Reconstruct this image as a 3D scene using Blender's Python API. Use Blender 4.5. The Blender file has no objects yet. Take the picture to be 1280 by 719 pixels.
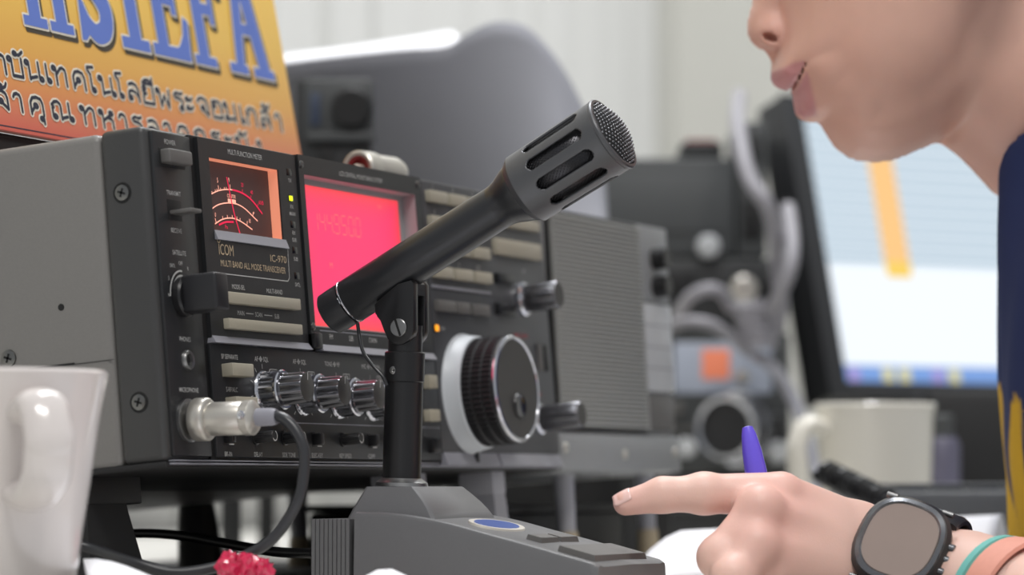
import bpy, bmesh, math, random
import numpy as np
from mathutils import Vector, Matrix
random.seed(7)
scene = bpy.context.scene
COL = scene.collection
R = math.radians

# ------------------------------------------------------------------ camera
CAM_POS = Vector((-1.23641, -0.71718, 0.04285))
YAW, PITCH, FPX = R(24.1807), R(3.3988), 4114.7
FWD = Vector((math.cos(YAW)*math.cos(PITCH), math.sin(YAW)*math.cos(PITCH), math.sin(PITCH)))
RGT = Vector((math.sin(YAW), -math.cos(YAW), 0.0))
UPV = RGT.cross(FWD)
cam_d = bpy.data.cameras.new('camera')
cam_d.sensor_width = 36.0
cam_d.lens = FPX/1280*36.0
cam_d.clip_start = 0.05
cam_d.dof.use_dof = True
cam_d.dof.focus_distance = 1.50
cam_d.dof.aperture_fstop = 7.4
cam = bpy.data.objects.new('camera', cam_d)
COL.objects.link(cam)
cam.matrix_world = Matrix((
    (RGT.x, UPV.x, -FWD.x, CAM_POS.x),
    (RGT.y, UPV.y, -FWD.y, CAM_POS.y),
    (RGT.z, UPV.z, -FWD.z, CAM_POS.z),
    (0, 0, 0, 1)))
scene.camera = cam

# ------------------------------------------------------------------ light and exposure
vs = scene.view_settings
vs.view_transform = 'Standard'; vs.look = 'None'; vs.gamma = 1.0
vs.use_curve_mapping = False
vs.exposure = 0.14
world = bpy.data.worlds.new('world'); scene.world = world
world.use_nodes = True
bg = world.node_tree.nodes['Background']
bg.inputs[0].default_value = (0.93, 0.96, 1.0, 1)
bg.inputs[1].default_value = 0.40

def area(name, loc, target, sx, sy, power, color=(1, 1, 1)):
    l = bpy.data.lights.new(name, 'AREA'); l.shape = 'RECTANGLE'
    l.size = sx; l.size_y = sy; l.energy = power; l.color = color
    o = bpy.data.objects.new(name, l); COL.objects.link(o)
    o.location = loc
    o.rotation_euler = (Vector(target)-Vector(loc)).to_track_quat('-Z', 'Y').to_euler()
    return o
# fluorescent ceiling fittings: one over the desk, one deeper in the room, one behind the camera
area('ceiling_lamp_desk', (0.9, 0.15, 2.3), (0.9, 0.15, 0), 1.2, 0.3, 34, (0.97, 0.98, 1.0))
area('ceiling_lamp_deep', (2.3, 0.2, 2.3), (2.3, 0.3, 0), 1.2, 0.4, 15, (0.99, 1.0, 0.98))
area('ceiling_lamp_near', (-1.1, -0.9, 2.3), (-0.5, -0.5, 0), 1.2, 0.3, 34, (1.0, 0.97, 0.93))

# ------------------------------------------------------------------ helpers
def at(px, py, d):
    """the point seen at pixel (px, py) at depth d along the view"""
    return CAM_POS + (FWD + RGT*((px-640)/FPX) - UPV*((py-359.5)/FPX))*d

def lin(c):
    c = c/255.0
    return c/12.92 if c <= 0.04045 else ((c+0.055)/1.055)**2.4
def rgb(r, g, b): return (lin(r), lin(g), lin(b), 1.0)

def mat(name, col, rough=0.5, metal=0.0, emit=None, es=1.0, noise=0.0, nscale=400.0, bump=0.0, trans=0.0, coat=0.0, spec=0.5, sss=0.0):
    m = bpy.data.materials.new(name); m.use_nodes = True
    nt = m.node_tree; b = nt.nodes['Principled BSDF']
    b.inputs['Base Color'].default_value = col
    b.inputs['Roughness'].default_value = rough
    b.inputs['Metallic'].default_value = metal
    b.inputs['Specular IOR Level'].default_value = spec
    b.inputs['Coat Weight'].default_value = coat
    b.inputs['Transmission Weight'].default_value = trans
    if sss:
        b.inputs['Subsurface Weight'].default_value = sss
        b.inputs['Subsurface Radius'].default_value = (0.008, 0.003, 0.0015)
        b.inputs['Subsurface Scale'].default_value = 0.6
    if emit:
        b.inputs['Emission Color'].default_value = emit
        b.inputs['Emission Strength'].default_value = es
    if noise or bump:
        tc = nt.nodes.new('ShaderNodeTexCoord'); n = nt.nodes.new('ShaderNodeTexNoise')
        n.inputs['Scale'].default_value = nscale; n.inputs['Detail'].default_value = 3
        nt.links.new(tc.outputs['Object'], n.inputs['Vector'])
        if noise:
            mx = nt.nodes.new('ShaderNodeMix'); mx.data_type = 'RGBA'
            mx.inputs[6].default_value = tuple(c*(1-noise) for c in col[:3])+(1,)
            mx.inputs[7].default_value = tuple(min(1, c*(1+noise)) for c in col[:3])+(1,)
            nt.links.new(n.outputs['Fac'], mx.inputs[0]); nt.links.new(mx.outputs[2], b.inputs['Base Color'])
        if bump:
            bp = nt.nodes.new('ShaderNodeBump'); bp.inputs['Strength'].default_value = bump; bp.inputs['Distance'].default_value = 0.0004
            nt.links.new(n.outputs['Fac'], bp.inputs['Height']); nt.links.new(bp.outputs['Normal'], b.inputs['Normal'])
    return m

M = {}
M['wall'] = mat('wall_paint', rgb(214, 213, 207), 0.8, noise=0.03, nscale=6)
M['curtain'] = mat('curtain_cloth', rgb(216, 216, 214), 0.85, noise=0.03, nscale=300)
M['floor'] = mat('floor_tile', rgb(150, 146, 138), 0.4, noise=0.08, nscale=8)
M['desk'] = mat('desk_laminate', rgb(214, 212, 206), 0.45, noise=0.03, nscale=60)
M['desk_edge'] = mat('desk_edging', rgb(90, 88, 86), 0.5, noise=0.05)
M['mat_black'] = mat('black_rubber_mat', rgb(26, 26, 28), 0.7, noise=0.1)
M['cover'] = mat('grey_painted_sheet', rgb(120, 118, 115), 0.42, noise=0.06, nscale=900, bump=0.08)
M['cheek'] = mat('dark_grey_moulding', rgb(58, 58, 58), 0.42, noise=0.08, nscale=900, bump=0.10)
M['panel'] = mat('black_front_panel', rgb(32, 33, 35), 0.40, noise=0.06, nscale=900, bump=0.05)
M['panel_grey'] = mat('charcoal_key_panel', rgb(64, 65, 68), 0.45, noise=0.06, nscale=700)
M['groove'] = mat('black_groove', rgb(10, 10, 11), 0.6, noise=0.05)
M['trim'] = mat('grey_bevel_trim', rgb(138, 138, 146), 0.35, noise=0.04)
M['print'] = mat('white_lettering', rgb(190, 190, 188), 0.6, noise=0.02)
M['print_gold'] = mat('beige_lettering', rgb(196, 176, 146), 0.5, noise=0.02)
M['print_red'] = mat('red_lettering', rgb(180, 40, 52), 0.5, noise=0.02)
M['key'] = mat('beige_grey_key', rgb(162, 156, 140), 0.5, noise=0.04)
M['key_dark'] = mat('dark_grey_key', rgb(96, 94, 92), 0.5, noise=0.04)
M['black'] = mat('black_plastic', rgb(22, 22, 24), 0.35, noise=0.06)
M['black_matt'] = mat('matt_black_plastic', rgb(20, 20, 21), 0.6, noise=0.06)
M['chrome'] = mat('chrome', rgb(205, 206, 212), 0.16, 1.0, noise=0.02)
M['knob'] = mat('black_chrome_knob', rgb(108, 108, 112), 0.22, 0.9, noise=0.03)
M['knob_face'] = mat('knob_face', rgb(58, 57, 56), 0.5, noise=0.05)
M['steel'] = mat('brushed_steel', rgb(150, 150, 150), 0.35, 1.0, noise=0.06)
M['silver'] = mat('satin_nickel', rgb(200, 196, 188), 0.36, 0.75, noise=0.03)
M['screw_dark'] = mat('dark_screw', rgb(120, 120, 118), 0.3, 1.0, noise=0.06)
M['dial_white'] = mat('pale_grey_dial_skirt', rgb(196, 201, 206), 0.4, noise=0.02)
M['rubber'] = mat('black_rubber', rgb(30, 30, 33), 0.45, noise=0.06)
M['salmon'] = mat('salmon_lit_meter_frame', rgb(190, 120, 96), 0.5, emit=rgb(226, 142, 112), es=0.62)
M['meter_face'] = mat('maroon_meter_face', rgb(70, 56, 54), 0.6, emit=rgb(70, 40, 40), es=0.25, noise=0.05)
M['meter_line'] = mat('pink_lit_scale', rgb(240, 170, 150), 0.6, emit=rgb(246, 172, 150), es=0.75)
M['meter_red'] = mat('crimson_scale', rgb(190, 30, 66), 0.6, emit=rgb(206, 30, 70), es=0.8)
M['led_yellow'] = mat('lit_yellow_led', rgb(220, 230, 30), 0.4, emit=rgb(226, 238, 20), es=1.0)
M['led_amber'] = mat('lit_amber_led', rgb(240, 150, 30), 0.4, emit=rgb(246, 160, 30), es=1.0)
M['led_off'] = mat('dark_led_window', rgb(14, 12, 12), 0.2, noise=0.05)
M['lcd_frame'] = mat('grey_lcd_surround', rgb(158, 156, 158), 0.5, noise=0.03)
M['digit'] = mat('orange_lcd_segment', rgb(238, 96, 92), 0.5, emit=rgb(255, 96, 96), es=0.9)
M['spk'] = mat('grey_speaker_plastic', rgb(138, 140, 141), 0.5, noise=0.04)
M['grille'] = mat('grey_ribbed_grille', rgb(156, 157, 154), 0.55, noise=0.05)
M['spk_label'] = mat('pale_grey_label_panel', rgb(186, 188, 190), 0.5, noise=0.04)
M['foot_grey'] = mat('grey_foot_plastic', rgb(160, 161, 168), 0.5, noise=0.04)
M['foot_tip'] = mat('beige_rubber_tip', rgb(180, 166, 140), 0.6, noise=0.05)
M['mic'] = mat('satin_black_metal', rgb(50, 51, 54), 0.30, 0.35, noise=0.05, nscale=1500, bump=0.03)
M['mic_head'] = mat('gunmetal_paint', rgb(88, 89, 92), 0.38, 0.45, noise=0.05, nscale=1500, bump=0.03)
M['mic_base'] = mat('grey_black_paint', rgb(104, 104, 106), 0.40, 0.15, noise=0.07, nscale=1600, bump=0.08)
M['mesh_wire'] = mat('black_wire_mesh', rgb(130, 130, 134), 0.22, 0.9, noise=0.05)
M['mesh_wire_dark'] = mat('dark_wire_mesh', rgb(62, 62, 65), 0.3, 0.8, noise=0.05)
M['blue_badge'] = mat('blue_badge', rgb(60, 88, 160), 0.3, noise=0.05)
M['badge_ring'] = mat('pale_badge_ring', rgb(205, 200, 190), 0.4, noise=0.03)
M['cable'] = mat('black_cable_jacket', rgb(46, 47, 50), 0.34, noise=0.06)
M['cable_black'] = mat('deep_black_cable_jacket', rgb(18, 18, 19), 0.34, noise=0.06)
M['cable_grey'] = mat('grey_cable_jacket', rgb(150, 148, 154), 0.5, noise=0.05)
M['ceramic'] = mat('white_glazed_ceramic', rgb(214, 207, 204), 0.16, coat=0.4, noise=0.02, nscale=20)
M['ceramic_cream'] = mat('cream_glazed_ceramic', rgb(232, 228, 217), 0.22, coat=0.3, noise=0.02, nscale=20)
M['folder'] = mat('grey_shade_paper', rgb(146, 147, 154), 0.75, noise=0.03, nscale=30)  # grey puts the shade of the papers' near face into the colour
M['paper'] = mat('white_paper', rgb(246, 246, 250), 0.8, noise=0.015, nscale=40)
M['red_wrap'] = mat('glossy_red_foil', rgb(214, 40, 84), 0.16, coat=0.6, trans=0.15, noise=0.2, nscale=160)
M['pen'] = mat('violet_pen_plastic', rgb(112, 92, 232), 0.22, coat=0.4, noise=0.04)
M['pen_white'] = mat('white_pen_plastic', rgb(225, 225, 232), 0.3, noise=0.02)
M['skin'] = None
M['sign_edge'] = mat('white_board_edge', rgb(176, 116, 104), 0.6, noise=0.03)
M['letter_blue'] = mat('blue_sign_print', rgb(100, 126, 206), 0.5, noise=0.03, nscale=200)
M['letter_white'] = mat('white_sign_print', rgb(240, 232, 214), 0.5, noise=0.02)
M['letter_dark'] = mat('dark_sign_print', rgb(70, 62, 48), 0.5, noise=0.05)
M['letter_navy'] = mat('navy_sign_print', rgb(36, 40, 58), 0.5, noise=0.05)
M['plastic_black'] = mat('monitor_black_plastic', rgb(44, 45, 47), 0.5, noise=0.05)
M['rig_dark'] = mat('dark_rig_case', rgb(70, 72, 73), 0.55, noise=0.06)
M['rig_black'] = mat('black_rig_case', rgb(40, 41, 42), 0.55, noise=0.06)
M['orange_lcd'] = mat('orange_display', rgb(190, 110, 84), 0.4, emit=rgb(206, 116, 84), es=0.5)
M['pale_lcd'] = mat('pale_blue_display', rgb(150, 156, 168), 0.4, emit=rgb(126, 132, 146), es=0.3)
M['keyboard'] = mat('grey_keyboard_plastic', rgb(104, 106, 108), 0.6, noise=0.06)
M['keycap'] = mat('dark_grey_keycap', rgb(90, 92, 95), 0.6, noise=0.06)
M['watch_case'] = mat('black_watch_resin', rgb(44, 44, 46), 0.30, noise=0.06)
M['watch_bezel'] = mat('steel_watch_bezel', rgb(120, 122, 126), 0.25, 0.8, noise=0.04)
M['watch_face'] = mat('grey_beige_watch_glass', rgb(150, 134, 126), 0.14, noise=0.05, nscale=80, coat=0.5)
M['band_pink'] = mat('pink_wristband', rgb(226, 158, 140), 0.6, noise=0.05)
M['band_teal'] = mat('teal_wristband', rgb(110, 186, 178), 0.6, noise=0.05)
M['red_insert'] = mat('dark_red_insert', rgb(132, 28, 30), 0.4, noise=0.05)
M['ivory'] = mat('ivory_insulator', rgb(226, 214, 200), 0.4, noise=0.03)
M['dial_mark'] = mat('grey_engraved_mark', rgb(74, 78, 84), 0.5, noise=0.02)

def link(name, data, parent=None):
    o = bpy.data.objects.new(name, data); COL.objects.link(o)
    if parent is not None: o.parent = parent
    return o
def tag(o, label=None, cat=None, group=None, kind=None):
    if label: o['label'] = label
    if cat: o['category'] = cat
    if group: o['group'] = group
    if kind: o['kind'] = kind
    return o
def thing(name, label, cat, loc=(0, 0, 0), rot=(0, 0, 0), group=None):
    o = link(name, None); o.location = loc; o.rotation_euler = rot
    o.empty_display_size = 0.02
    return tag(o, label, cat, group)

def catmull(pts, n=8):
    pts = [Vector(p) for p in pts]
    if len(pts) < 3: return pts
    out = []
    P = [pts[0]*2-pts[1]] + pts + [pts[-1]*2-pts[-2]]
    for i in range(1, len(P)-2):
        for k in range(n):
            t = k/n; a, b, c, d = P[i-1], P[i], P[i+1], P[i+2]
            out.append(0.5*((2*b)+(c-a)*t+(2*a-5*b+4*c-d)*t*t+(3*b-a-3*c+d)*t**3))
    out.append(pts[-1])
    return out

class MB:
    """collects shapes and links them as one mesh object"""
    def __init__(s): s.bm = bmesh.new(); s.slot = 0
    def _mark(s, faces):
        for f in faces: f.material_index = s.slot
    def box(s, lo, hi, bev=0.0, seg=2, rot=None, pivot=None):
        lo = Vector(lo); hi = Vector(hi); c = (lo+hi)/2; d = hi-lo
        mtx = Matrix.Translation(c) @ Matrix.Diagonal((d.x, d.y, d.z, 1))
        if rot is not None:
            pv = Vector(pivot) if pivot is not None else c
            mtx = Matrix.Translation(pv) @ rot.to_4x4() @ Matrix.Translation(-pv) @ mtx
        r = bmesh.ops.create_cube(s.bm, size=1, matrix=mtx)
        vs_ = r['verts']
        fs = list({f for v in vs_ for f in v.link_faces}); s._mark(fs)
        if bev > 0:
            es = list({e for v in vs_ for e in v.link_edges})
            r = bmesh.ops.bevel(s.bm, geom=es, offset=min(bev, min(abs(d.x), abs(d.y), abs(d.z))*0.45), segments=seg, affect='EDGES', profile=0.5)
            s._mark(r['faces'])
        return s
    def lathe(s, prof, origin, axis, seg=32, flute=0, fdepth=0.0, frange=None, close=True):
        """prof: list of (r, h) along axis"""
        axis = Vector(axis).normalized(); origin = Vector(origin)
        q = Vector((0, 0, 1)).rotation_difference(axis)
        rings = []
        for i, (r, h) in enumerate(prof):
            if r < 1e-7:
                rings.append([s.bm.verts.new(origin + axis*h)]); continue
            ring = []
            for k in range(seg):
                a = 2*math.pi*k/seg
                rr = r
                if flute and (frange is None or frange[0] <= i <= frange[1]):
                    rr = r - fdepth*(0.5+0.5*math.cos(flute*a))
                ring.append(s.bm.verts.new(origin + q @ Vector((rr*math.cos(a), rr*math.sin(a), h))))
            rings.append(ring)
        fs = []
        for a, b in zip(rings, rings[1:]):
            if len(a) == 1 and len(b) == 1: continue
            for k in range(seg):
                k2 = (k+1) % seg
                if len(a) == 1: fs.append(s.bm.faces.new((a[0], b[k], b[k2])))
                elif len(b) == 1: fs.append(s.bm.faces.new((a[k], b[0], a[k2])))
                else: fs.append(s.bm.faces.new((a[k], b[k], b[k2], a[k2])))
        if close:
            if len(rings[0]) > 1: fs.append(s.bm.faces.new(rings[0]))
            if len(rings[-1]) > 1: fs.append(s.bm.faces.new(list(reversed(rings[-1]))))
        s._mark(fs); return s
    def cyl(s, p0, p1, r0, r1=None, seg=24, bev=0.0):
        p0 = Vector(p0); p1 = Vector(p1); L = (p1-p0).length
        r1 = r0 if r1 is None else r1
        prof = [(r0, 0), (r1, L)] if not bev else [(r0-bev, 0), (r0, bev), (r1, L-bev), (r1-bev, L)]
        return s.lathe(prof, p0, p1-p0, seg)
    def tube(s, pts, r, seg=10, smooth=8, radii=None):
        p = catmull(pts, smooth) if smooth else [Vector(x) for x in pts]
        n = len(p); up = Vector((0.13, 0.2, 1)).normalized(); rings = []
        prev = None
        for i, x in enumerate(p):
            t = (p[min(i+1, n-1)]-p[max(i-1, 0)]).normalized()
            if prev is None:
                a = t.cross(up)
                if a.length < 1e-3: a = t.cross(Vector((1, 0, 0)))
            else: a = prev - t*prev.dot(t)
            a.normalize(); prev = a; b = t.cross(a)
            rr = r if radii is None else radii[0]+(radii[1]-radii[0])*i/(n-1)
            rings.append([s.bm.verts.new(x + (a*math.cos(2*math.pi*k/seg)+b*math.sin(2*math.pi*k/seg))*rr) for k in range(seg)])
        fs = []
        for A, B in zip(rings, rings[1:]):
            for k in range(seg):
                k2 = (k+1) % seg; fs.append(s.bm.faces.new((A[k], A[k2], B[k2], B[k])))
        fs.append(s.bm.faces.new(list(reversed(rings[0])))); fs.append(s.bm.faces.new(rings[-1]))
        s._mark(fs); return s
    def prism(s, poly, f0, f1, bev=0.0):
        """poly: 2D outline; f0/f1 map (a,b) to the two end faces"""
        A = [s.bm.verts.new(Vector(f0(*p))) for p in poly]; B = [s.bm.verts.new(Vector(f1(*p))) for p in poly]
        n = len(poly); fs = [s.bm.faces.new(A), s.bm.faces.new(list(reversed(B)))]
        for i in range(n):
            j = (i+1) % n; fs.append(s.bm.faces.new((A[j], A[i], B[i], B[j])))
        s._mark(fs)
        if bev:
            es = list({e for f in fs[:2] for e in f.edges})
            r = bmesh.ops.bevel(s.bm, geom=es, offset=bev, segments=2, affect='EDGES', profile=0.5); s._mark(r['faces'])
        return s
    def loft(s, rings, cap=True, closed=True):
        RR = [[s.bm.verts.new(Vector(p)) for p in r] for r in rings]; fs = []
        for A, B in zip(RR, RR[1:]):
            n = len(A)
            for k in range(n if closed else n-1):
                k2 = (k+1) % n; fs.append(s.bm.faces.new((A[k], A[k2], B[k2], B[k])))
        if cap and closed: fs.append(s.bm.faces.new(list(reversed(RR[0])))); fs.append(s.bm.faces.new(RR[-1]))
        s._mark(fs); return s
    lift = 0.0; lk = 0
    def _f(s, f):
        if not s.lift: return f
        s.lk = (s.lk+1) % 90; d = s.lift*s.lk
        return lambda a, b: Vector(f(a, b))-Vector((0, d, 0))
    def ribbon(s, pts, hw, f, closed=False, seg=8, caps=True):
        """flat stroke of half width hw through 2D points, mapped to 3D by f"""
        pts = [Vector((p[0], p[1])) for p in pts]
        if closed: pts = pts+[pts[0]]
        fs = []
        for a, b in zip(pts, pts[1:]):
            d = b-a
            if d.length < 1e-9: continue
            n = Vector((-d.y, d.x)).normalized()*hw
            q = [a-n, b-n, b+n, a+n]; g = s._f(f)
            fs.append(s.bm.faces.new([s.bm.verts.new(Vector(g(p.x, p.y))) for p in q]))
        if caps:
            for p in pts:
                g = s._f(f)
                fs.append(s.bm.faces.new([s.bm.verts.new(Vector(g(p.x+hw*math.cos(2*math.pi*k/seg), p.y+hw*math.sin(2*math.pi*k/seg)))) for k in range(seg)]))
        s._mark(fs); return s
    def poly(s, pts, f):
        g = s._f(f)
        s._mark([s.bm.faces.new([s.bm.verts.new(Vector(g(*p))) for p in pts])]); return s
    def add_mesh(s, me, mtx):
        n0 = len(s.bm.verts); nf = len(s.bm.faces)
        s.bm.from_mesh(me); s.bm.verts.ensure_lookup_table(); s.bm.faces.ensure_lookup_table()
        for v in s.bm.verts[n0:]: v.co = mtx @ v.co
        s._mark(s.bm.faces[nf:]); return s
    def text(s, body, cap, a, b, f, align='CENTER', sx=0.8, offset=0.004):
        """lettering of cap height `cap` with its baseline at (a, b), mapped to 3D by f"""
        c = bpy.data.curves.new('t', 'FONT'); c.body = body; c.align_x = align
        c.size = cap/0.727; c.resolution_u = 3; c.offset = offset
        o = bpy.data.objects.new('t', c); COL.objects.link(o)
        me = bpy.data.meshes.new_from_object(o.evaluated_get(bpy.context.evaluated_depsgraph_get()))
        n0 = len(s.bm.verts); nf = len(s.bm.faces)
        s.bm.from_mesh(me); s.bm.verts.ensure_lookup_table(); s.bm.faces.ensure_lookup_table()
        for v in s.bm.verts[n0:]: v.co = Vector(f(a+v.co.x*sx*1.25, b+v.co.y))
        s._mark(s.bm.faces[nf:])
        bpy.data.objects.remove(o); bpy.data.curves.remove(c); bpy.data.meshes.remove(me); return s
    def build(s, name, m, parent=None, smooth=True, angle=35, fix=True):
        if fix: bmesh.ops.recalc_face_normals(s.bm, faces=s.bm.faces)
        if smooth:
            th = R(angle)
            for f in s.bm.faces: f.smooth = True
            for e in s.bm.edges:
                if len(e.link_faces) == 2 and e.calc_face_angle(0) > th: e.smooth = False
        me = bpy.data.meshes.new(name); s.bm.to_mesh(me); s.bm.free()
        for x in (m if isinstance(m, (list, tuple)) else [m]): me.materials.append(x)
        return link(name, me, parent)

def mm(*a): return tuple(x/1000 for x in a)

# ------------------------------------------------------------------ the setting
DZ = -0.008                                            # desk top
b = MB(); b.box((-1.0, 1.05, -0.8), (3.4, 1.15, 2.5)); tag(b.build('wall_back', M['wall']), kind='structure')
b = MB(); b.box((3.3, -2.2, -0.8), (3.4, 1.05, 2.5)); tag(b.build('wall_right', M['wall']), kind='structure')
b = MB(); b.box((-3.0, -2.2, -0.80), (3.4, 1.15, -0.75)); tag(b.build('floor', M['floor']), kind='structure')
b = MB(); b.box((-1.0, 1.035, -0.75), (3.3, 1.05, -0.65), 0.004); tag(b.build('baseboard_back', M['wall']), kind='structure')

desk = thing('desk', 'long pale laminate desk that carries the radio and the microphone', 'desk', (0, 0, DZ))
b = MB(); b.box((-0.9, -0.245, -0.030), (3.0, 0.97, 0.0), 0.003); b.build('desk_top', M['desk'], desk)
b = MB(); b.box((-0.9, -0.2475, -0.029), (3.0, -0.2449, -0.001), 0.0008); b.build('edge_strip', M['desk_edge'], desk)
for x, y in ((-0.84, -0.18), (2.94, -0.18), (-0.84, 0.90), (2.94, 0.90)):
    b = MB(); b.box((x-0.03, y-0.03, -0.742), (x+0.03, y+0.03, -0.030), 0.004); b.build('leg', M['desk_edge'], desk)

# curtain of long soft folds in front of the back wall
b = MB(); n = 260; rows = []
for z in (DZ-0.3, 0.4, 1.2, 2.2):
    row = []
    for i in range(n+1):
        x = 0.9 + 2.16*i/n
        ph = 2*math.pi*x/0.115 + 0.9*math.sin(7.3*x) + 0.5*math.sin(17.1*x)
        row.append((x + 0.012*math.sin(2*ph), 1.0 + 0.026*math.sin(ph)*(0.65+0.35*math.sin(5.1*x+1)), z))
    rows.append(row)
b.loft(rows, cap=False, closed=False)
o = b.build('curtain', M['curtain'], angle=180)
o.modifiers.new('thick', 'SOLIDIFY').thickness = 0.002
tag(o, 'white floor length curtain in soft vertical folds behind the radios', 'curtain')

b = MB(); b.box((0.02, 0.012, DZ+0.0001), (0.60, 0.335, DZ+0.0019), 0.0006); o = b.build('desk_mat', M['mat_black'])
tag(o, 'thin black mat lying on the desk under the radio', 'mat')

# ------------------------------------------------------------------ the transceiver
TILT = R(5.1084)
rig = thing('radio_transceiver', 'big dark grey desktop radio with a lit needle meter, red display and large tuning dial', 'radio',
            (0, 0, 0.05), (-TILT, 0, 0))
def P(off): return lambda u, v: (u/1000, -off/1000, v/1000)

# sheet-metal cover with a seam, dark moulded front frame
b = MB(); b.box(mm(0.4, 23.5, 0.6), mm(424.6, 400, 148.8), 0.004, 3); cover = b.build('case_cover', M['cover'], rig)
b = MB(); b.slot = 0
b.box(mm(0.1, 24, 48.8), mm(0.6, 44, 49.0)); b.box(mm(0.1, 44, 48.7), mm(0.6, 68, 49.6))
b.build('seam', M['groove'], cover)
b = MB()
b.box(mm(0, 1.2, 2.4), mm(46, 23.5, 149.3), 0.0030, 3); b.box(mm(40, 1.2, 147.0), mm(425, 23.5, 149.3), 0.0010); b.box(mm(421, 1.2, 2.4), mm(425, 23.5, 149.2), 0.0010)
b.box(mm(40, 1.2, 2.4), mm(425, 23.5, 6), 0.0010); b.box(mm(40, 11, 4), mm(423, 23.4, 148))
frame = b.build('front_frame', M['cheek'], rig)
b = MB(); b.box(mm(0.3, 1.5, -0.6), mm(424.7, 120, 2.6), 0.0012); b.build('bottom_lip', M['black_matt'], rig)
b = MB(); b.box(mm(3, -0.6, 0.9), mm(423, 2, 1.7), 0.0003); b.box(mm(3, -0.9, 2.3), mm(270, 2, 2.9), 0.0003); b.build('bottom_trim', M['trim'], rig)

def side_screw(y, v, r, cup=True):
    s = MB()
    s.lathe([(r*0.15, -0.2e-3), (r, -0.2e-3), (r*0.95, 0.5e-3), (r*0.6, 0.9e-3), (0, 1.0e-3)], mm(0, y, v), (-1, 0, 0), 28)
    so = s.build('case_screw', M['screw_dark'], rig)
    c = MB()
    for a in (R(20), R(110)):
        d = Vector((0, math.cos(a), math.sin(a)))*r*0.55; w = Vector((0, -math.sin(a), math.cos(a)))*r*0.13
        o_ = Vector(mm(-1.06, y, v)); c.bm.faces.new([c.bm.verts.new(q) for q in (o_-d-w, o_+d-w, o_+d+w, o_-d+w)])
    c.build('cross_slot', M['groove'], so)
    if cup:
        g = MB(); g.lathe([(r*1.0, 0), (r*1.28, 0.12e-3), (r*1.30, 0)], mm(0, y, v), (-1, 0, 0), 28, close=False); g.build('recess_ring', M['groove'], so)
side_screw(13.7, 121.0, 3.6e-3); side_screw(12.7, 29.0, 3.6e-3); side_screw(77.4, 55.0, 3.8e-3, False)
b = MB(); b.lathe([(0, 0.1e-3), (1.6e-3, 0.1e-3), (1.6e-3, 0)], mm(0.4, 48.9, 74.6), (-1, 0, 0), 16); b.build('case_hole', M['groove'], cover)

def panel(name, m, u0, u1, v0, v1, off, holes=(), depth=8, bev=0):
    """front plate with rectangular openings; its face stands `off` mm proud"""
    b = MB()
    us = sorted({u0, u1, *[h[0] for h in holes], *[h[1] for h in holes]})
    vs_ = sorted({v0, v1, *[h[2] for h in holes], *[h[3] for h in holes]})
    if not holes:
        b.box(mm(u0, -off, v0), mm(u1, 3, v1), bev/1000 if bev else 0)
    else:
        inside = lambda u, v: any(h[0] < u < h[1] and h[2] < v < h[3] for h in holes)
        V = {}
        def vv(u, v, y):
            k = (u, v, y)
            if k not in V: V[k] = b.bm.verts.new(mm(u, y, v))
            return V[k]
        solid = {}
        for i in range(len(us)-1):
            for j in range(len(vs_)-1):
                solid[i, j] = not inside((us[i]+us[i+1])/2, (vs_[j]+vs_[j+1])/2)
        for (i, j), s_ in solid.items():
            if not s_: continue
            a0, a1, c0, c1 = us[i], us[i+1], vs_[j], vs_[j+1]
            b.bm.faces.new([vv(a0, c0, -off), vv(a1, c0, -off), vv(a1, c1, -off), vv(a0, c1, -off)])
            for (di, dj, e) in ((-1, 0, ((a0, c0), (a0, c1))), (1, 0, ((a1, c0), (a1, c1))), (0, -1, ((a0, c0), (a1, c0))), (0, 1, ((a0, c1), (a1, c1)))):
                if not solid.get((i+di, j+dj), False):
                    (p, q), (r_, s2) = e
                    b.bm.faces.new([vv(p, q, -off), vv(r_, s2, -off), vv(r_, s2, depth-off), vv(p, q, depth-off)])
    return b.build(name, m, rig)

# black recessed joints between the front plates lie on the frame face


panel('joint_backing', M['groove'], 37.8, 423.5, 3.5, 148.3, -0.4, holes=[(50, 120, 104, 141.5), (141, 264.5, 65, 141)], depth=9)
# --- left control strip
strip = panel('switch_strip', M['panel'], 4.5, 38.0, 4.5, 147.5, 0.5, bev=0.8)
def button(u0, u1, v0, v1, off, m, name='push_button', bev=0.5, parent=None, base=0):
    b = MB(); b.box(mm(u0, -off, v0), mm(u1, 1.0-base, v1), bev/1000); return b.build(name, m, parent or rig)
# power key with dark surround
b = MB(); b.box(mm(9.2, -0.9, 132.0), mm(31.5, 0, 140.2), 0.0004); sw = b.build('power_key', M['groove'], rig)
b = MB(); b.box(mm(10.4, -5.6, 133.2), mm(30.4, 0, 139.4), 0.0009, 3); b.build('key_cap', M['key_dark'], sw)
# transmit lever
b = MB(); b.box(mm(13.6, -0.75, 108.5), mm(25.6, 0.4, 117.6), 0.0002); sw = b.build('transmit_switch', M['groove'], rig)
b = MB(); b.box(mm(15.0, -11.5, 110.9), mm(24.6, 0, 112.6), 0.0005); b.build('switch_lever', M['key_dark'], sw)
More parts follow.
